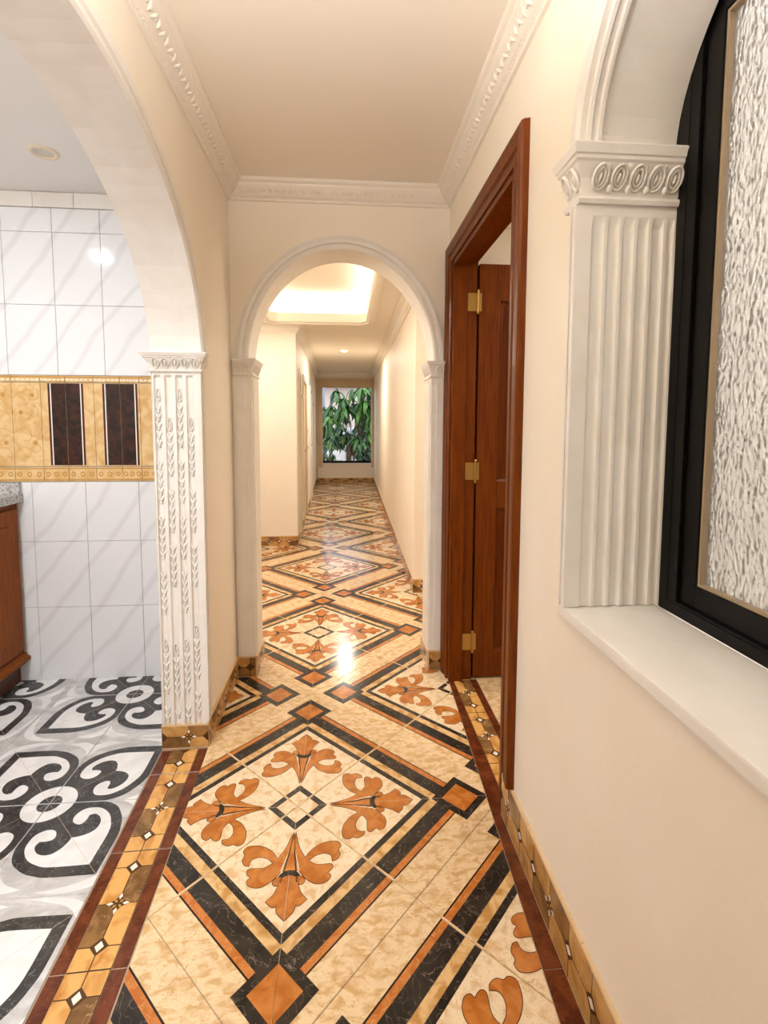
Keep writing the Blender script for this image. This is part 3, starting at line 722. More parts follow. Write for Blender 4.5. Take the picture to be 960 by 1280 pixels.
for x0, x1, y0, y1 in ((A, A + .012, PY + .001, PY + .022), (A, A + .007, PY + .022, PY + .040), (A, A + .012, PY + .040, PY + .056)): box(bm, x0, x1, y0, y1, .118, 1.612)
obj('reeded_edge', bm, PLAS, root)
bm = BM()
V = Vector
for ci, u in enumerate((-.7615, -.7185, -.6755, -.6325)):
    starts = [(1.52, .62), (.46, .13)] if ci in (0, 2) else [(1.40, .72), (.44 if ci == 1 else .52, .13)]
    for zt, zb in starts:
        z = zt; i = 0
        n = V((0, -1, 0)); c0 = V((u, PY + .011, 0))
        ringlump(bm, c0 + V((0, 0, z)), V((0, 0, 1)), V((1, 0, 0)), n, .030, .0125, .006, .007, 8); lump(bm, c0 + V((0, 0, z)), V((0, 0, 1)), V((1, 0, 0)), n, .014, .005, .008, 8)
        z -= .05
        while z > zb:
            ph = i % 6
            if ph == 5: z -= .055; i += 1; continue
            for sg in (-1, 1): lump(bm, c0 + V((sg * .005, 0, z)), V((sg * .45, 0, .9)), V((.9, 0, -sg * .45)), n, .017, .0055, .0085, 8)
            lump(bm, c0 + V((0, 0, z - .017)), V((0, 0, 1)), V((1, 0, 0)), n, .008, .005, .009, 8)
            z -= .036; i += 1
bmesh.ops.recalc_face_normals(bm, faces=bm.faces)
tag(obj('husk_ornament', bm, PLAS, root, smooth=True), kind='stuff')
bm = BM(); capital(bm, -.785, -.590, PY, LC + LA, 1.612, 1.690, .036, 'xXy'); cap = obj('capital', bm, PLAS, root)
bm = BM()
for i in range(5):
    u = -.778 + .0385 * i + .016
    c = V((u, PY - .012, 1.648)); n = V((0, -.93, -.37)); ax = V((0, -.37, .93))
    ringlump(bm, c, ax, V((1, 0, 0)), n, .024, .014, .005, .006, 10); lump(bm, c, ax, V((1, 0, 0)), n, .015, .006, .008, 8)
    for sg in (-1, 1): lump(bm, c + V((sg * .017, 0, 0)), (ax + V((sg * .6, 0, 0))).normalized(), V((1, 0, 0)), n, .020, .003, .006, 8)
for i in range(1): 
    c = V((A + .026, PY + .03, 1.648)); n = V((.93, 0, -.37)); ax = V((.37, 0, .93)); lump(bm, c, ax, V((0, 1, 0)), n, .022, .016, .007, 10)
bmesh.ops.recalc_face_normals(bm, faces=bm.faces); tag(obj('leaf_carving', bm, PLAS, cap, smooth=True), kind='stuff')
# --- right pilaster in the window recess
PY2 = 1.183
root = thing('pilaster', (.69, PY2, .94), 'cream white fluted pilaster beside the patterned glass window', 'pilaster')
bm = BM()
us = [(.570, .590, 0), (.590, .622, 1), (.622, .630, 0), (.630, .660, 1), (.660, .667, 0), (.667, .697, 1), (.697, .704, 0), (.704, .733, 1), (.733, .741, 0), (.741, .771, 1), (.771, .779, 0), (.779, .797, 1), (.797, .803, 0)]
fluted(bm, us, .007, lambda u, z, p: (u, PY2 - p, z), .942, 1.925, .05)
box(bm, .570, .7995, PY2 + .0075, RC + RA, .942, 1.925)
poly(bm, [(.570, PY2, .942), (.570, PY2 + .0075, .942), (.570, PY2 + .0075, 1.925), (.570, PY2, 1.925)])
bmesh.ops.recalc_face_normals(bm, faces=bm.faces); obj('shaft', bm, PLAS, root)
bm = BM()
for x0, y0, y1 in ((B - .020, PY2, PY2 + .016), (B - .013, PY2 + .016, PY2 + .024), (B - .020, PY2 + .024, PY2 + .034), (B - .008, PY2 + .034, PY2 + .046)): box(bm, x0, B, y0, y1, .942, 1.925)
obj('reeded_edge', bm, PLAS, root)
bm = BM(); capital(bm, .562, .797, PY2, PY2 + .06, 1.925, 2.052, .034, 'xXyY'); cap = obj('capital', bm, PLAS, root)
bm = BM()
for i in range(5):
    u = .600 + .0455 * i; c = V((u, PY2 - .013, 1.982)); n = V((0, -.93, -.37)); ax = V((.12, -.37, .92))
    ringlump(bm, c, ax, V((1, 0, 0)), n, .031, .0205, .006, .007, 14); ringlump(bm, c, ax, V((1, 0, 0)), n, .021, .012, .004, .006, 12); lump(bm, c, ax, V((1, 0, 0)), n, .012, .005, .007, 8)
    for sg in ((-1, 1) if i < 4 else ()): lump(bm, c + V((.0228, 0, sg * .026)), V((1, 0, 0)), V((0, -.37, .93)), n, .006, .010, .006, 8)
for i in range(2):
    c = V((.549, PY2 + .008 + .04 * i, 1.982)); n = V((-.93, 0, -.37)); ax = V((-.37, 0, .93)); ringlump(bm, c, ax, V((0, 1, 0)), n, .030, .016, .006, .007, 12); lump(bm, c, ax, V((0, 1, 0)), n, .014, .006, .007, 8)
bmesh.ops.recalc_face_normals(bm, faces=bm.faces); tag(obj('egg_carving', bm, PLAS, cap, smooth=True), kind='stuff')
# --- slim pilasters of the hall arch
for sg, lab in ((-1, 'slim white pilaster at the left foot of the hall arch'), (1, 'slim white pilaster at the right foot of the hall arch, beside the wooden door')):
    ex = HC + sg * HA; ox = A + .012 if sg < 0 else B - .012
    x0, x1 = sorted((ex, ox)); root = thing('pilaster', ((x0 + x1) / 2, 2.735, 0), lab, 'pilaster', 'slim pilasters of the hall arch')
    bm = BM(); box(bm, x0, x1, 2.720, 2.735, .115, 1.66)
    xi = ex - sg * .012; a_, b_ = sorted((ex, xi)); box(bm, a_, b_, 2.720, 2.94, .115, 1.66)
    a2, b2 = sorted((ex + sg * .018, ox - sg * .016)); box(bm, a2, b2, 2.714, 2.720, .115, 1.645)
    a3, b3 = sorted((xi, xi - sg * .006)); box(bm, a3, b3, 2.745, 2.915, .115, 1.645)
    obj('shaft', bm, PLAS, root)
    bm = BM(); xa, xb = sorted((xi, ox)); capital(bm, xa, xb, 2.720, 2.94, 1.66, 1.748, .030, ('Xy' if sg < 0 else 'xy')); cap = obj('capital', bm, PLAS, root)
    bm = BM()
    for i in range(2):
        c = V((x0 + .028 + i * .042, 2.710, 1.70)); n = V((0, -.93, -.37)); ax = V((0, -.37, .93)); ringlump(bm, c, ax, V((1, 0, 0)), n, .022, .016, .005, .006, 10)
    for i in range(4):
        c = V((xi - sg * .010, 2.755 + i * .048, 1.70)); n = V((-sg * .93, 0, -.37)); ax = V((-sg * .37, 0, .93)); ringlump(bm, c, ax, V((0, 1, 0)), n, .022, .016, .005, .006, 10)
    bmesh.ops.recalc_face_normals(bm, faces=bm.faces); tag(obj('leaf_carving', bm, PLAS, cap, smooth=True), kind='stuff')

# ------------------------------------------------------------------ tile skirtings
def skirt_tile(n0, n1, hgt, th=0.010):
    """upright tile along +x, face to -y, bottom at 0"""
    bm = BM(); half = hgt / 2 - .006
    box(bm, n0, n1, 0, th, 0, hgt, 5)
    tmp = BM()
    for p, mi, lv in honeycomb(half, CELL * .96, 0, n0 + .0005, n1 - .0005): inlay(tmp, p, mi, lv * LZ)
    vm = {v: bm.verts.new((v.co.y, -v.co.z, v.co.x + hgt / 2 - .002)) for v in tmp.verts}
    for f in tmp.faces:
        nf = bm.faces.new([vm[v] for v in f.verts]); nf.material_index = f.material_index
    tmp.free()
    bmesh.ops.recalc_face_normals(bm, faces=bm.faces)
    return bm
SM = [JOINT, SKHON, SKBRN, NODE, YDARK, SKEDGE]
def baseboard(name, p, q, hgt, label, off=0.0, th=.010):
    """runs from p to q with its face on the right-hand side looking along"""
    p = Vector(p); q = Vector(q); d = (q - p).normalized(); L = (q - p).length; n = Vector((d.y, -d.x, 0))
    root = thing(name, p, label, 'skirting', kind='structure'); ang = math.atan2(d.y, d.x)
    L0 = 3 * CELL * .96; x = -off; cache = {}
    while x < L - .01:
        a = max(0, x); b = min(L, x + L0); c = x + L0 / 2
        if b - a > .012:
            key = (round(a - c, 4), round(b - c, 4))
            if key in cache: o = cache[key].copy(); COL.objects.link(o)
            else: o = obj('tile', skirt_tile(a - c + .001, b - c - .001, hgt, th), SM, root, local=True); cache[key] = o
            o.location = d * c + n * th; o.rotation_euler = (0, 0, ang)
        x += L0
    return root
baseboard('baseboard_right', (B, DY0 + .001, 0), (B, -1.5, 0), .165, 'tile skirting along the near right wall below the window', .1)
baseboard('baseboard_left', (A, PY + .002, 0), (A, 2.735, 0), .115, 'tile skirting on the short left wall between pilaster and hall arch', .12)
baseboard('baseboard_pilaster', (-.790, LC + LA, 0), (-.590, LC + LA, 0), .108, 'tile plinth under the fluted kitchen pilaster', .06, .014)
baseboard('baseboard_arch_left', (A, 2.722, 0), (HC - HA + .012, 2.722, 0), .118, 'tile plinth in front of the left hall arch pilaster', .1)
baseboard('baseboard_jamb_left', (HC - HA + .012, 2.714, 0), (HC - HA + .012, 2.95, 0), .118, 'tile plinth inside the left jamb of the hall arch', .1)
baseboard('baseboard_arch_right', (HC + HA - .012, 2.722, 0), (B, 2.722, 0), .118, 'tile plinth in front of the right hall arch pilaster', .1)
baseboard('baseboard_jamb_right', (HC + HA - .012, 2.95, 0), (HC + HA - .012, 2.714, 0), .118, 'tile plinth inside the right jamb of the hall arch', .1)
baseboard('baseboard_hall', (-1.22, 5.74, 0), (-.535, 5.74, 0), .118, 'tile skirting under the bright hall wall panel', .18)
baseboard('baseboard_corridor_left', q0 + dl * .75, q0 + dl * 1.13, .118, 'tile skirting on the far left wall between niche and first door')
baseboard('baseboard_corridor_left', q0 + dl * 2.07, q0 + dl * 3.13, .118, 'tile skirting on the far left wall between its two doors')
baseboard('baseboard_corridor_left', q0 + dl * 4.07, q1 - dl * .2, .118, 'tile skirting on the far left wall next to the garden window')
baseboard('baseboard_block', (-.545, 5.74, 0), q0 + dl * .29, .118, 'tile skirting round the corner of the hall wall panel')
baseboard('baseboard_corridor_right', p1 - dr * .2, p0 + dr * (SC + SA), .118, 'tile skirting along the long right wall of the far corridor', .1)
ej = p0 + dr * (SC + SA)
baseboard('baseboard_side_arch', ej - dr * .0 + nr * -.01, ej + nr * .19, .118, 'tile plinth on the far jamb of the side archway', .1)
baseboard('baseboard_side_near', p0 + dr * .11, p0, .118, 'tile skirting on the short wall before the side archway', .1)
baseboard('baseboard_end', (-.69, EY, 0), (.72, EY, 0), .118, 'tile skirting under the garden window', .1)

# ------------------------------------------------------------------ kitchen wall tiles
KY = 2.735
kt = thing('wall_kitchen', (-1.5, KY, 0), 'kitchen back wall of white marbled tiles with a yellow and brown tile band', 'wall', kind='structure')
KF = 2.775
obj('backing', mbox(-2.45, -.775, KF - .0065, 2.94, 0, 2.58), GROUTL, kt)
def wtile(x0, x1, z0, z1, m, name='tile', th=.008, bev=.0012):
    bm = BM(); g = .001; y1 = KF - .006
    a = [(x0 + g, z0 + g), (x1 - g, z0 + g), (x1 - g, z1 - g), (x0 + g, z1 - g)]; i_ = [(x0 + g + bev, z0 + g + bev), (x1 - g - bev, z0 + g + bev), (x1 - g - bev, z1 - g - bev), (x0 + g + bev, z1 - g - bev)]
    loft(bm, [[(x, y1, z) for x, z in a], [(x, y1 - th + bev, z) for x, z in a], [(x, y1 - th, z) for x, z in i_]])
    bmesh.ops.recalc_face_normals(bm, faces=bm.faces)
    return bm
KF_FRONT = KF - .014
xs_low = [-.78, -.835, -1.108, -1.384, -1.657, -1.93, -2.2, -2.38]
for a, b in zip(xs_low, xs_low[1:]):
    for z0, z1 in ((0, .408), (.408, .77), (.77, 1.092)): obj('tile', wtile(b, a, z0, z1, WTILE), WTILE, kt, base=(a, KF, z0))
xs_up = [-.78, -1.022, -1.259, -1.496, -1.744, -1.99, -2.235, -2.38]
for a, b in zip(xs_up, xs_up[1:]):
    for z0, z1 in ((1.655, 2.016), (2.016, 2.382), (2.382, 2.502)): obj('tile', wtile(b, a, z0, z1, WTILE), WTILE, kt, base=(a, KF, z0))
for i in range(8):
    a = -.78 - i * .20; obj('tile', wtile(a - .20, a, 2.503, 2.579, WTILE, th=.014), PLAS, kt, base=(a, KF, 2.5))
# yellow band
xb = [-.80, -.955, -1.088, -1.188, -1.322, -1.464, -1.590, -1.735, -1.88, -2.03, -2.18]
edges_dark = {-1.188: 1, -1.464: 1}
def face_poly(bm, pts, mi, lv): poly(bm, [(x, KF - .014 - lv * .0002, z) for x, z in pts], mi)
for i, (a, b) in enumerate(zip(xb, xb[1:])):
    x0, x1 = b, a; z0, z1 = 1.175, 1.617
    bm = wtile(x0, x1, z0, z1, None, bev=.0004); nbase = len(bm.faces)
    left_dark = round(b, 3) in (-1.188, -1.464); right_dark = round(a, 3) in (-1.188, -1.464)
    if left_dark:
        e = x0 + .073
        face_poly(bm, [(x0 + .0012, z0 + .006), (e, z0 + .006), (e, z1 - .004), (x0 + .0012, z1 - .004)], 1, 1)
        face_poly(bm, [(e, z0 + .006), (e + .006, z0 + .006), (e + .006, z1 - .004), (e, z1 - .004)], 3, 1); face_poly(bm, [(e + .006, z0 + .006), (e + .014, z0 + .006), (e + .014, z1 - .004), (e + .006, z1 - .004)], 1, 1)
        face_poly(bm, [(e + .014, z0 + .006), (e + .017, z0 + .006), (e + .017, z1 - .004), (e + .014, z1 - .004)], 2, 1)
    if right_dark:
        e = x1 - .073
        face_poly(bm, [(e, z0 + .006), (x1 - .0012, z0 + .006), (x1 - .0012, z1 - .004), (e, z1 - .004)], 1, 1)
        face_poly(bm, [(e - .006, z0 + .006), (e, z0 + .006), (e, z1 - .004), (e - .006, z1 - .004)], 3, 1); face_poly(bm, [(e - .014, z0 + .006), (e - .006, z0 + .006), (e - .006, z1 - .004), (e - .014, z1 - .004)], 1, 1)
        face_poly(bm, [(e - .017, z0 + .006), (e - .014, z0 + .006), (e - .014, z1 - .004), (e - .017, z1 - .004)], 2, 1)
    if not left_dark and not right_dark and b < -1.5:
        sg = 1 if i % 2 else -1                                    # thin printed scrolls
        def curl(cx, cz, r0, r1, t0, t1, wd=.0022):
            P = []
            for j in range(25):
                t = t0 + (t1 - t0) * j / 24; r = r0 + (r1 - r0) * j / 24; P.append((cx + sg * r * math.cos(t), cz + r * math.sin(t)))
            for p, q in zip(P, P[1:]):
                dx, dz = q[0] - p[0], q[1] - p[1]; l = math.hypot(dx, dz) or 1; nx, nz = -dz / l * wd / 2, dx / l * wd / 2
                pts = [(p[0] - nx, p[1] - nz), (q[0] - nx, q[1] - nz), (q[0] + nx, q[1] + nz), (p[0] + nx, p[1] + nz)]
                if all(x0 + .003 < x < x1 - .003 and z0 + .003 < z < z1 - .003 for x, z in pts): face_poly(bm, pts, 4, 1)
        m_ = (x0 + x1) / 2
        for cz, r in ((1.24, .05), (1.33, .062), (1.43, .05), (1.52, .06), (1.58, .03)):
            curl(m_ + sg * .015, cz, r, r * .25, -.6, 5.2); curl(m_ - sg * .03, cz + .03, r * .7, r * .2, 1.6, 7.0)
        for cx, cz in ((.03, 1.55), (-.03, 1.46), (.035, 1.30)):
            face_poly(bm, [(m_ + cx + .012 * math.cos(t), cz + .012 * math.sin(t)) for t in [k * PI / 5 for k in range(10)]], 4, 1)
    bmesh.ops.recalc_face_normals(bm, faces=bm.faces)
    obj('yellow_tile', bm, [YTILE, DBRN, COPPER, WLINE, YDARK], kt, base=(a, KF, z0))
    # upper and lower listello
    bm = wtile(x0, x1, 1.619, 1.653, None, th=.011); 
    poly(bm, [(x0 + .002, KF - .0172, 1.640), (x1 - .002, KF - .0172, 1.640), (x1 - .002, KF - .0172, 1.650), (x0 + .002, KF - .0172, 1.650)], 1)
    k = 6
    for j in range(k):
        c = x0 + (j + .5) * (x1 - x0) / k; poly(bm, [(c + .008 * math.cos(t), KF - .0174, 1.632 + .005 * math.sin(t)) for t in [q * PI / 3 for q in range(6)]], 2)
    bmesh.ops.recalc_face_normals(bm, faces=bm.faces); obj('listello_tile', bm, [YTILE, YDARK, WLINE], kt, base=(a, KF, 1.62))
    bm = wtile(x0, x1, 1.094, 1.172, None, th=.010); w_ = x1 - x0; f_ = KF - .0162
    for za, zb in ((1.100, 1.107), (1.160, 1.167)): poly(bm, [(x0 + .002, f_, za), (x1 - .002, f_, za), (x1 - .002, f_, zb), (x0 + .002, f_, zb)], 1)
    for j in range(3):
        c = x0 + (j + .5) * w_ / 3; pts = [(c + .012 * math.cos(t), 1.134 + .014 * math.sin(t)) for t in [q * PI / 5 for q in range(10)]]
        poly(bm, [(x, f_ - .0002, z) for x, z in pts], 1); poly(bm, [(c + (x - c) * .5, f_ - .0004, 1.134 + (z - 1.134) * .5) for x, z in pts], 0)
    bmesh.ops.recalc_face_normals(bm, faces=bm.faces); obj('listello_tile', bm, [YTILE, YDARK, WLINE], kt, base=(a, KF, 1.1))

# ------------------------------------------------------------------ kitchen counter
CX = -1.735
root = thing('kitchen_cabinet', (-2.05, 1.6, 0), 'brown wooden base cabinet under the grey granite counter', 'cabinet')
obj('body', mbox(-2.37, CX, .4, 2.755, .12, .985), CABW, root)
obj('plinth', mbox(-2.37, CX - .025, .42, 2.755, 0, .12), CABD, root)
bm = BM(); loft(bm, [[(CX - .01, y, z) if o == 0 else (CX + o, y, z) for o, z in ((0, .105), (.006, .105), (.012, .118), (.030, .128), (.030, .142), (.014, .150), (.006, .166), (0, .166))] for y in (.4, 2.757)])
bmesh.ops.recalc_face_normals(bm, faces=bm.faces); obj('base_moulding', bm, CABW, root)
for i in range(4):
    y0 = .45 + i * .575; bm = BM(); box(bm, CX, CX + .018, y0 + .01, y0 + .555, .19, .955, bev=.004); d_ = obj('door', bm, CABW, root)
    bm = BM(); box(bm, CX + .018, CX + .026, y0 + .09, y0 + .475, .27, .875, bev=.006); obj('raised_panel', bm, CABW, d_)
    bm = BM(); box(bm, CX + .018, CX + .040, y0 + .045, y0 + .060, .74, .84, bev=.004); obj('handle', bm, BRASS, d_)
root = thing('countertop', (-2.05, 1.6, .985), 'speckled grey granite worktop with a low upstand', 'countertop')
bm = BM(); box(bm, -2.375, CX + .035, .38, 2.757, .987, 1.030, bev=.004); obj('slab', bm, GRAN, root)
bm = BM(); box(bm, -2.375, CX + .028, 2.735, 2.757, 1.030, 1.093, bev=.003); obj('upstand', bm, GRAN, root)

# ------------------------------------------------------------------ downlights
def downlight(x, y, z, r, label, lit, group=None):
    root = thing('downlight', (x, y, z), label, 'ceiling light', group or 'recessed downlights'); N = 28
    bm = BM()
    loft(bm, [[(x + rr_ * math.cos(2 * PI * j / N), y + rr_ * math.sin(2 * PI * j / N), z + h) for j in range(N)] for rr_, h in ((r, 0), (r, -.004), (r * .93, -.008), (r * .72, -.008), (r * .66, -.004), (r * .62, -.001))], caps=False)
    bmesh.ops.recalc_face_normals(bm, faces=bm.faces); obj('ring', bm, RING, root, smooth=True)
    bm = BM(); poly(bm, [(x + r * .64 * math.cos(2 * PI * j / N), y + r * .64 * math.sin(2 * PI * j / N), z - .002) for j in range(N)], flip=True); obj('lens', bm, LEDW if lit else LENS, root)
downlight(-1.30, 2.37, 2.58, .058, 'unlit cream round downlight in the white kitchen ceiling', False)
downlight(-1.68, 1.83, 2.58, .058, 'lit round downlight in the kitchen ceiling above the counter', True)
downlight(0.0, 8.05, 2.568, .055, 'lit round downlight in the far corridor ceiling', True)
bm = BM(); box(bm, -.05, .03, 10.05, 10.17, 2.575, 2.60, bev=.004)
tag(obj('smoke_detector', bm, RING, None, base=(-.01, 10.1, 2.6)), 'small square pale detector on the far corridor ceiling', 'detector')
downlight(-1.02, 4.9, HZ, .055, 'added unseen round downlight, lit, in the hall ceiling near the bright wall panel', True)  # fixture made for the added hall light, out of view
downlight(-1.02, 3.55, HZ, .055, 'added unseen round downlight, lit, in the hall ceiling left of the round arch', True)  # likewise added, hidden behind the arch wall
# added bowl uplighter, out of view, to brighten the near ceiling
root = thing('added_uplighter', (-.22, 0.45, ZC), 'added white bowl uplighter, out of view, hanging from the near corridor ceiling', 'ceiling light'); N = 28
bm = BM(); loft(bm, [[(-.22 + r_ * math.cos(2 * PI * j / N), 0.45 + r_ * math.sin(2 * PI * j / N), h) for j in range(N)] for r_, h in ((.02, 2.052), (.07, 2.057), (.11, 2.075), (.135, 2.105), (.142, 2.135), (.138, 2.135), (.131, 2.106), (.106, 2.079), (.066, 2.062), (.02, 2.057))]); obj('bowl', bm, PLAS, root, smooth=True)
bm = BM(); box(bm, -.224, -.216, .446, 0.454, 2.140, ZC); box(bm, -.36, -.08, .446, 0.454, 2.136, 2.142); loft(bm, [[(-.22 + r_ * math.cos(2 * PI * j / N), 0.45 + r_ * math.sin(2 * PI * j / N), h) for j in range(N)] for r_, h in ((.045, ZC - .025), (.05, ZC - .02), (.05, ZC))]); obj('rod', bm, BRASS, root)

# ------------------------------------------------------------------ wooden door
door = thing('door_1', (B, 2.1, 0), 'polished brown wooden door standing open into the side room', 'door', kind='structure')
OY0, OY1, OZ = 1.56, 2.655, 2.345
CP = [(0, 0), (0, .012), (.012, .018), (.020, .018), (.024, .012), (.040, .012), (.046, .020), (.085, .026), (.098, .026), (.102, .018), (.104, 0)]  # from the opening outward
bm = BM()
iy0, iy1, iz = DY0 + .004, DY1 - .004, DZ - .012
rings = []
for (y, z, sy, sz) in ((iy0, .166, -1, 0), (iy0, iz, -1, 1), (iy1, iz, 1, 1), (iy1, 0, 1, 0)):
    rings.append([(B - pr, y + sy * o * (1 if not sz else 1), z + sz * o * .86) for o, pr in CP])
loft(bm, rings); bmesh.ops.recalc_face_normals(bm, faces=bm.faces); obj('casing', bm, WOOD, door)
bm = BM()                                                          # jamb lining with rebate
xe = B + .121
for y0, y1 in ((DY0, DY0 + .022), (DY1 - .022, DY1)): box(bm, B - .004, xe, y0, y1, 0, DZ)
box(bm, B - .004, xe, DY0 + .022, DY1 - .022, DZ - .022, DZ)
obj('lining', bm, WOOD, door)
bm = BM(); xs_ = B + .066
box(bm, B - .006, xs_, DY0 + .022, DY0 + .040, 0, DZ - .022); box(bm, B - .006, xs_, DY1 - .040, DY1 - .022, 0, DZ - .022); box(bm, B - .006, xs_, DY0 + .040, DY1 - .040, DZ - .040, DZ - .022)
obj('door_stop', bm, WOOD, door)
bm = BM()
for y0, y1 in ((DY1 + .004, DY1 + .09), (DY0 - .09, DY0 - .004)): box(bm, B + .115, B + .132, y0, y1, 0, DZ + .09)
box(bm, B + .115, B + .132, DY0 - .004, DY1 + .004, DZ + .004, DZ + .09); obj('inner_casing', bm, WOOD, door)
# leaf: perpendicular to the wall, hinged at the far jamb
LX0, LX1, LY0, LY1, LZ0, LZ1 = .704, 1.56, 2.600, 2.640, .012, 2.236
leaf = thing('leaf', (0, 0, 0), None, None); leaf.parent = door; leaf.location = Vector((LX0, LY0, 0)) - door.location
def lobj(name, bm, m): return obj(name, bm, m, leaf)
sw = .112
rails = [(LZ0, .155), (.955, 1.10), (2.05, LZ1)]
for x0, x1 in ((LX0, LX0 + sw), (LX1 - sw, LX1)):
    bm = BM(); box(bm, x0, x1, LY0, LY1, LZ0, LZ1, bev=.003); lobj('stile', bm, WOOD)
for z0, z1 in rails:
    bm = BM(); box(bm, LX0 + sw + .0005, LX1 - sw - .0005, LY0, LY1, z0, z1, bev=.003); lobj('rail', bm, WOOD)
bm = BM(); box(bm, (LX0 + LX1) / 2 - .05, (LX0 + LX1) / 2 + .05, LY0, LY1, .1555, .9545, bev=.003); box(bm, (LX0 + LX1) / 2 - .05, (LX0 + LX1) / 2 + .05, LY0, LY1, 1.1005, 2.0495, bev=.003); lobj('muntin', bm, WOOD)
for z0, z1 in ((.155, .955), (1.10, 2.05)):
    for x0, x1 in ((LX0 + sw, (LX0 + LX1) / 2 - .05), ((LX0 + LX1) / 2 + .05, LX1 - sw)):
        bm = BM(); rings = []
        for ins, y in ((0, LY0 + .006), (.010, LY0 + .014), (.020, LY0 + .016), (.055, LY0 + .006), (.060, LY0 + .004)):
            rings.append([(x0 + ins, y, z0 + ins), (x1 - ins, y, z0 + ins), (x1 - ins, y, z1 - ins), (x0 + ins, y, z1 - ins)])
        R = loft(bm, rings, caps=False); bm.faces.new(R[-1])
        poly(bm, [(x0, LY0 + .03, z0), (x1, LY0 + .03, z0), (x1, LY0 + .03, z1), (x0, LY0 + .03, z1)])
        bmesh.ops.recalc_face_normals(bm, faces=bm.faces); lobj('panel', bm, WOODP)
bm = BM()
for sy in (0,):
    box(bm, LX1 - .085, LX1 - .045, LY0 - .006, LY0, 1.0, 1.2, bev=.002); box(bm, LX1 - .19, LX1 - .055, LY0 - .045, LY0 - .028, 1.09, 1.11, bev=.005); box(bm, LX1 - .075, LX1 - .055, LY0 - .03, LY0 - .006, 1.09, 1.11)
lobj('handle', bm, BRASS)
for z in (2.04, 1.155, .215):
    bm = BM(); N = 12; kx, ky = xe + .004, DY1 - .030
    box(bm, xs_ + .006, xe, DY1 - .0255, DY1 - .0218, z - .046, z + .046)
    box(bm, LX0 - .003, LX0 + .012, LY0 - .003, LY0 + .001, z - .046, z + .046)
    loft(bm, [[(kx + .0075 * r_ * math.cos(2 * PI * j / N), ky + .0075 * r_ * math.sin(2 * PI * j / N), z + h) for j in range(N)] for r_, h in ((.5, -.064), (1, -.058), (1, .058), (.5, .064))])
    bmesh.ops.recalc_face_normals(bm, faces=bm.faces); obj('hinge', bm, BRASS, door)
cornice('trim_13', (.69, 2.735, 0), (2.4, 2.735, 0), (0, -1, 0), 'plain cornice in the room behind the wooden door', 2.58, HP, False)

# ------------------------------------------------------------------ arched window with patterned glass
bm = BM(); box(bm, B - .018, .80, RC - RA - .02, RC + RA + .028, .910, .940, bev=.006)
sl_ = obj('window_sill', bm, PLAS, None, base=(.68, RC, .91)); tag(sl_, 'white window sill with a rounded nose below the patterned glass', 'sill', kind='structure')
win = thing('window_1', (.80, RC, .94), 'black framed window of rippled obscure glass in the arched recess', 'window', kind='structure')
def frame_rect(bm, y0, y1, z0, z1, wd, x0, x1, bev=.002):
    box(bm, x0, x1, y0, y0 + wd, z0, z1, bev=bev); box(bm, x0, x1, y1 - wd, y1, z0, z1, bev=bev)
    box(bm, x0, x1, y0 + wd, y1 - wd, z0, z0 + wd, bev=bev); box(bm, x0, x1, y0 + wd, y1 - wd, z1 - wd, z1, bev=bev)
WY0, WY1, WZ0, WZ1 = -.49, 1.186, .9405, 2.40
bm = BM()
x0, x1 = .802, .856
box(bm, x0, x1, 1.118, 1.21, WZ0, 2.62, bev=.002); box(bm, x0, x1, -.52, -.42, WZ0, 2.62, bev=.002)
box(bm, x0, x1, -.42, 1.118, WZ0, .975, bev=.002); box(bm, x0, x1, -.42, 1.118, 2.335, 2.62, bev=.002)
obj('outer_frame', bm, FRAME, win)
bm = BM(); box(bm, .8005, .806, -.42, 1.15, WZ0, .968, bev=.001); box(bm, .8005, .806, 1.150, 1.178, WZ0, 2.60, bev=.001); obj('frame_lip', bm, FRAME, win)
for a, b in ((.345, 1.116), (-.42, .345)):
    bm = BM(); frame_rect(bm, a, b, .978, 2.333, .052, .810, .849, .003); sash = obj('sash', bm, FRAME, win)
    bm = BM(); frame_rect(bm, a + .052, b - .052, 1.030 + .0, 2.281, .007, .814, .828, .001)
    obj('glazing_bead', bm, BEAD, sash)
    bm = BM(); box(bm, .828, .834, a + .05, b - .05, 1.028, 2.283); obj('glass_pane', bm, PGLASS, sash)
# outside of that window: neighbouring wall and ground
st_obj('wall_outside', mbox(2.6, 2.7, -4.5, 1.2, 0, 1.6), WHITEW, 'pale yard wall outside the patterned glass', 'wall', (2.6, -1.5, 0))
# ------------------------------------------------------------------ far garden window
win2 = thing('window_2', ((GX0 + GX1) / 2, EY, GZ0), 'tall beige framed garden window at the end of the corridor', 'window', kind='structure')
bm = BM(); Y0, Y1 = EY - .02, EY + .09
box(bm, GX0 - .10, GX0, Y0, Y1, GZ0 - .10, GZ1 + .085, bev=.004); box(bm, GX1, GX1 + .06, Y0, Y1, GZ0 - .10, GZ1 + .085, bev=.004)
box(bm, GX0, GX1, Y0, Y1, GZ1, GZ1 + .085, bev=.004); obj('frame', bm, BEIGE, win2)
bm = BM(); box(bm, GX0, GX1, Y0 - .01, Y1, GZ0 - .035, GZ0, bev=.003); obj('bottom_rail', bm, PLAS, win2)
bm = BM(); box(bm, GX0, GX1, Y0 + .05, Y0 + .056, GZ0, GZ1); obj('glass_pane', bm, CGLASS, win2)
bm = BM(); box(bm, GX0 - .075, GX0 - .05, Y0 - .025, Y0, .93, 1.06, bev=.004); box(bm, GX0 - .070, GX0 - .055, Y0 - .05, Y0 - .025, .96, 1.10, bev=.004); obj('handle', bm, STEEL, win2)
bm = BM(); box(bm, GX0, GX1, Y0 + .07, Y0 + .09, GZ0, GZ0 + .055); obj('dark_sill_bar', bm, DKMET, win2)
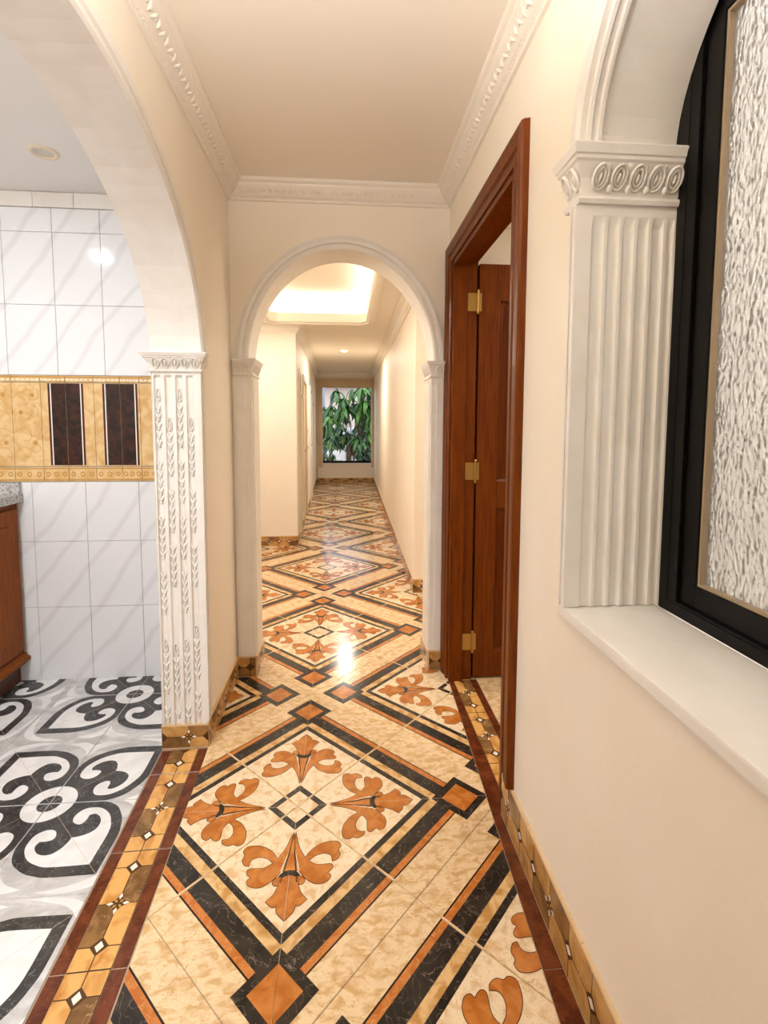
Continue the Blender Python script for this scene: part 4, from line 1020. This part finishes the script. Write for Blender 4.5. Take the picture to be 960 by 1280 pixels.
st_obj('trim_14', mbox(-.70, .74, EY - .028, EY, GZ1 + .085, 2.50, bev=.004), BEIGE, 'beige lintel band over the garden window', 'trim', (0, EY, 2.4))
bm = BM(); box(bm, -.70, -.635, EY - .05, EY, .118, 2.50, bev=.004); st_obj('trim_15', bm, BEIGE, 'beige upright left of the garden window', 'trim', (-.67, EY, 0))
bm = BM(); box(bm, .715, .76, EY - .5, EY, .0, 2.52, bev=.004); st_obj('trim_16', bm, PLAS, 'white upright right of the garden window', 'trim', (.73, EY - .2, 0))

# ------------------------------------------------------------------ far left corridor: niche trims and doors
def L3(s, off, z): v = q0 + dl * s - nl * off; return (v.x, v.y, z)
def lbox(bm, s0, s1, o0, o1, z0, z1):
    rings = [[L3(s0, o0, z), L3(s1, o0, z), L3(s1, o1, z), L3(s0, o1, z)] for z in (z0, z1)]; loft(bm, rings); bmesh.ops.recalc_face_normals(bm, faces=bm.faces)
bm = BM(); arch_sweep(bm, .52, 1.80, .22, .24, [(0, 0), (0, .014), (.02, .018), (.05, .014), (.055, 0)], lambda s, z, pr: L3(s, pr, z), 20)
am = obj('arch_moulding', bm, PLAS, None, base=L3(.52, 0, 1.8)); tag(am, 'small white moulding round the arched niche of the far corridor', 'moulding')
bm = BM()
for s0, s1 in ((.245, .30), (.74, .795)): lbox(bm, s0, s1, 0, .016, .0, 1.80); lbox(bm, s0 - .02, s1 + .02, 0, .035, 1.74, 1.80)
obj('side_pilaster', bm, PLAS, am)
for (s0, lab) in ((1.2, 'white painted door with handle, first on the left of the far corridor'), (3.2, 'white painted door farther down the left of the far corridor')):
    c = L3(s0 + .4, 0, 0); dr_ = thing('door_2' if s0 < 2 else 'door_3', c, lab, 'door', kind='structure')
    bm = BM(); lbox(bm, s0 + .005, s0 + .795, -.05, -.015, .01, 2.01); lf = obj('leaf', bm, BEIGE, dr_)
    for z0, z1 in ((.15, .9), (1.05, 1.9)):
        bm = BM(); lbox(bm, s0 + .12, s0 + .68, -.015, -.006, z0, z1); obj('panel', bm, BEIGE, lf)
    bm = BM(); lbox(bm, s0 - .06, s0 + .003, 0, .02, 0, 2.08); lbox(bm, s0 + .797, s0 + .86, 0, .02, 0, 2.08); lbox(bm, s0 + .003, s0 + .797, 0, .02, 2.012, 2.08); obj('casing', bm, PLAS, dr_)
    bm = BM(); lbox(bm, s0 + .05, s0 + .09, -.015, -.008, .92, 1.08); lbox(bm, s0 + .06, s0 + .16, .01, .03, 1.02, 1.04); lbox(bm, s0 + .06, s0 + .075, -.008, .01, 1.02, 1.04); obj('handle', bm, STEEL, lf)
for s, z, lab in ((2.25, 1.25, 'upper small white switch plate on the far left wall'), (2.3, .98, 'lower small white switch plate on the far left wall'), (4.3, 1.75, 'small white bell box high on the far left wall')):
    bm = BM(); lbox(bm, s, s + .08, 0, .012, z, z + .11); o = obj('switch_plate', bm, PLAS, None, base=L3(s, 0, z)); tag(o, lab, 'switch', 'plates on the far left wall')
    bm = BM(); lbox(bm, s + .02, s + .06, .012, .018, z + .03, z + .08); obj('rocker', bm, DKMET if z > 1.5 else BEIGE, o)

# ------------------------------------------------------------------ garden outside
bm = BM(); poly(bm, [(-14, 12.25, -.05), (14, 12.25, -.05), (14, 34, -.05), (-14, 34, -.05)])
st_obj('ground', bm, SOIL, 'paved yard beyond the garden window', 'ground', (0, 14, -.05))
bm = BM(); poly(bm, [(.85, -9, -.06), (12, -9, -.06), (12, 1.2, -.06), (.85, 1.2, -.06)])
st_obj('ground', bm, SOIL, 'paved side yard outside the patterned glass', 'ground', (4, -3, -.06))
def leaf_mesh(L, W, bend, m):
    bm = BM(); n = 6; rows = []
    for i in range(n + 1):
        t = i / n; wd = W * math.sin(PI * min(.98, t * .93 + .05)) ** .8 * (1 if t < 1 else 0.05); z = -bend * L * t * t; x = L * t
        rows.append([bm.verts.new((x, -wd / 2, z + wd * .22)), bm.verts.new((x, 0, z)), bm.verts.new((x, wd / 2, z + wd * .22))])
    for a, b in zip(rows, rows[1:]):
        for j in (0, 1): bm.faces.new((a[j], a[j + 1], b[j + 1], b[j]))
    me = bpy.data.meshes.new('leaf'); bm.to_mesh(me); bm.free(); me.materials.append(m); me.polygons.foreach_set('use_smooth', [True] * len(me.polygons)); return me
def tree(name, base, clusters, mats, label, cat, trunk_r=.05, L=.34, W=.095, per=9, group=None, droop=.9):
    root = thing(name, base, label, cat, group or ('garden trees' if name == 'tree' else 'garden shrubs')); base = Vector(base)
    tops = [Vector(c) for c in clusters]
    bm = BM()
    def limb(a, b, r0, r1, N=7):
        a = Vector(a); b = Vector(b); d = (b - a).normalized(); s = d.orthogonal().normalized(); t = d.cross(s); mid = (a + b) / 2 + s * (b - a).length * .06
        loft(bm, [[p + (s * math.cos(2 * PI * j / N) + t * math.sin(2 * PI * j / N)) * r for j in range(N)] for p, r in ((a, r0), (mid, (r0 + r1) / 2), (b, r1))])
    fork = base + Vector((0, 0, max(.4, min(c.z for c in tops) * .55)))
    limb(base, fork, trunk_r, trunk_r * .8)
    for c in tops: limb(fork, c, trunk_r * .32, trunk_r * .12)
    bmesh.ops.recalc_face_normals(bm, faces=bm.faces); obj('trunk', bm, BARK, root)
    mes = [leaf_mesh(L * s, W * s, droop * .6, m) for m in mats for s in (1.0, .8)]
    for c in tops:
        for k in range(per):
            az = 2 * PI * k / per + random.uniform(-.3, .3); tilt = random.uniform(.15, 1.15) * droop
            o = bpy.data.objects.new('leaf', random.choice(mes)); COL.objects.link(o); o.parent = root
            o.location = c - base + Vector((random.uniform(-.05, .05), random.uniform(-.05, .05), random.uniform(-.07, .07)))
            o.rotation_euler = (random.uniform(-.3, .3), tilt, az)
    return root
rnd = random.Random(3)
cl = [(rnd.uniform(-.45, .95), 14.2 + rnd.uniform(-.3, .4), rnd.uniform(.95, 2.6) if i % 4 else rnd.uniform(1.5, 2.2)) for i in range(33)]
tree('tree', (.25, 14.3, -.05), cl, [LEAF, LEAF, LEAF2], 'leafy tree with long drooping green leaves filling the garden window', 'tree', .03, .42, .12, 9)
cl = [(rnd.uniform(-.55, 1.1), 15.3 + rnd.uniform(-.2, .2), rnd.uniform(.55, 2.5) if i % 3 else rnd.uniform(.55, 1.2)) for i in range(32)]
cl = [c for c in cl if not (c[0] < .25 and c[2] > 1.9) and not (-.05 < c[0] < .45 and c[2] < .9)]
tree('tree', (.55, 15.3, -.05), cl, [LEAF2, LEAF2, LEAF], 'dense dark leafed tree standing right behind the drooping tree', 'tree', .03, .40, .12, 9)
cl = [(rnd.uniform(.75, 1.5), 16.4 + rnd.uniform(-.3, .5), rnd.uniform(.3, 3.0)) for i in range(30)]
tree('tree', (1.1, 16.5, -.05), cl, [LEAF2], 'dark green tree behind the drooping one at the right edge of the garden window', 'tree', .05, .42, .12, 9)
cl = [(rnd.uniform(-1.35, -.45), 16.4 + rnd.uniform(-.3, .4), rnd.uniform(1.0, 2.2)) for i in range(22)]
tree('tree', (-.9, 16.5, -.05), cl, [LEAF, LEAF3, LEAF2], 'light green tree at the left edge of the garden window', 'tree', .04, .42, .10, 9)
cl = [(rnd.uniform(-.62, -.20), 13.32 + rnd.uniform(-.08, .08), rnd.uniform(.45, .95)) for i in range(10)]
tree('shrub', (-.42, 13.32, -.05), cl, [LEAF3, LEAF2], 'low yellowish shrub at the lower left of the garden window', 'shrub', .02, .18, .05, 9)
cl = [(rnd.uniform(.2, .75), 13.32 + rnd.uniform(-.08, .08), rnd.uniform(.40, .72)) for i in range(9)]
tree('shrub', (.5, 13.32, -.05), cl, [LEAF2], 'low dark shrub at the lower right of the garden window', 'shrub', .02, .18, .06, 9)
bm = BM(); box(bm, -1.4, 1.6, 12.75, 12.9, -.05, .42, bev=.01); box(bm, -1.4, 1.6, 12.90, 12.92, .30, .46)
tag(obj('planter_wall', bm, DKMET, None, base=(0, 12.8, -.05)), 'low dark planter wall under the garden trees', 'planter')
house = thing('house', (-2, 24, -.05), 'far pinkish house with a grey roof at the top left of the garden window', 'house')
obj('wall', mbox(-6, 1.5, 24, 30, -.05, 3.2), HOUSEM, house)
bm = BM(); loft(bm, [[(-6.4, 23.5, 3.2), (1.9, 23.5, 3.2), (1.9, 30.5, 3.2), (-6.4, 30.5, 3.2)], [(-5, 26.5, 4.4), (.6, 26.5, 4.4), (.6, 27.5, 4.4), (-5, 27.5, 4.4)]]); obj('roof', bm, ROOFM, house)
for x in (-4.2, -1.6):
    f_ = obj('window', mbox(x, x + 1.1, 23.95, 24.0, 1.0, 2.2), PLAS, house); obj('pane', mbox(x + .1, x + 1.0, 23.93, 23.95, 1.1, 2.1), DKMET, f_)
cabin = thing('shed', (.3, 18.4, -.05), 'white rendered outhouse seen low behind the drooping leaves', 'shed')
obj('wall', mbox(-.1, 1.2, 18.4, 19.6, -.05, 1.02), WHITEW, cabin)
bm = BM(); loft(bm, [[(-.2, 18.3, 1.02), (1.3, 18.3, 1.02), (1.3, 19.7, 1.02), (-.2, 19.7, 1.02)], [(.3, 18.9, 1.25), (.8, 18.9, 1.25), (.8, 19.1, 1.25), (.3, 19.1, 1.25)]]); obj('roof', bm, ROOFM, cabin)
obj('door', mbox(.06, .26, 18.37, 18.4, -.05, .85), BARK, cabin)
bm = BM(); N = 10; loft(bm, [[(-.75 + .07 * math.cos(2 * PI * j / N), 17.6 + .07 * math.sin(2 * PI * j / N), z) for j in range(N)] for z in (-.05, 4.0)])
tag(obj('garden_post', bm, ROOFM, None, base=(-.75, 17.6, -.05)), 'grey green post behind the left tree in the garden window', 'post')
st_obj('wall_garden', mbox(-8, 8, 20.5, 20.7, -.05, 1.3), WHITEW, 'pale garden wall beyond the trees', 'wall', (0, 20.5, 0))
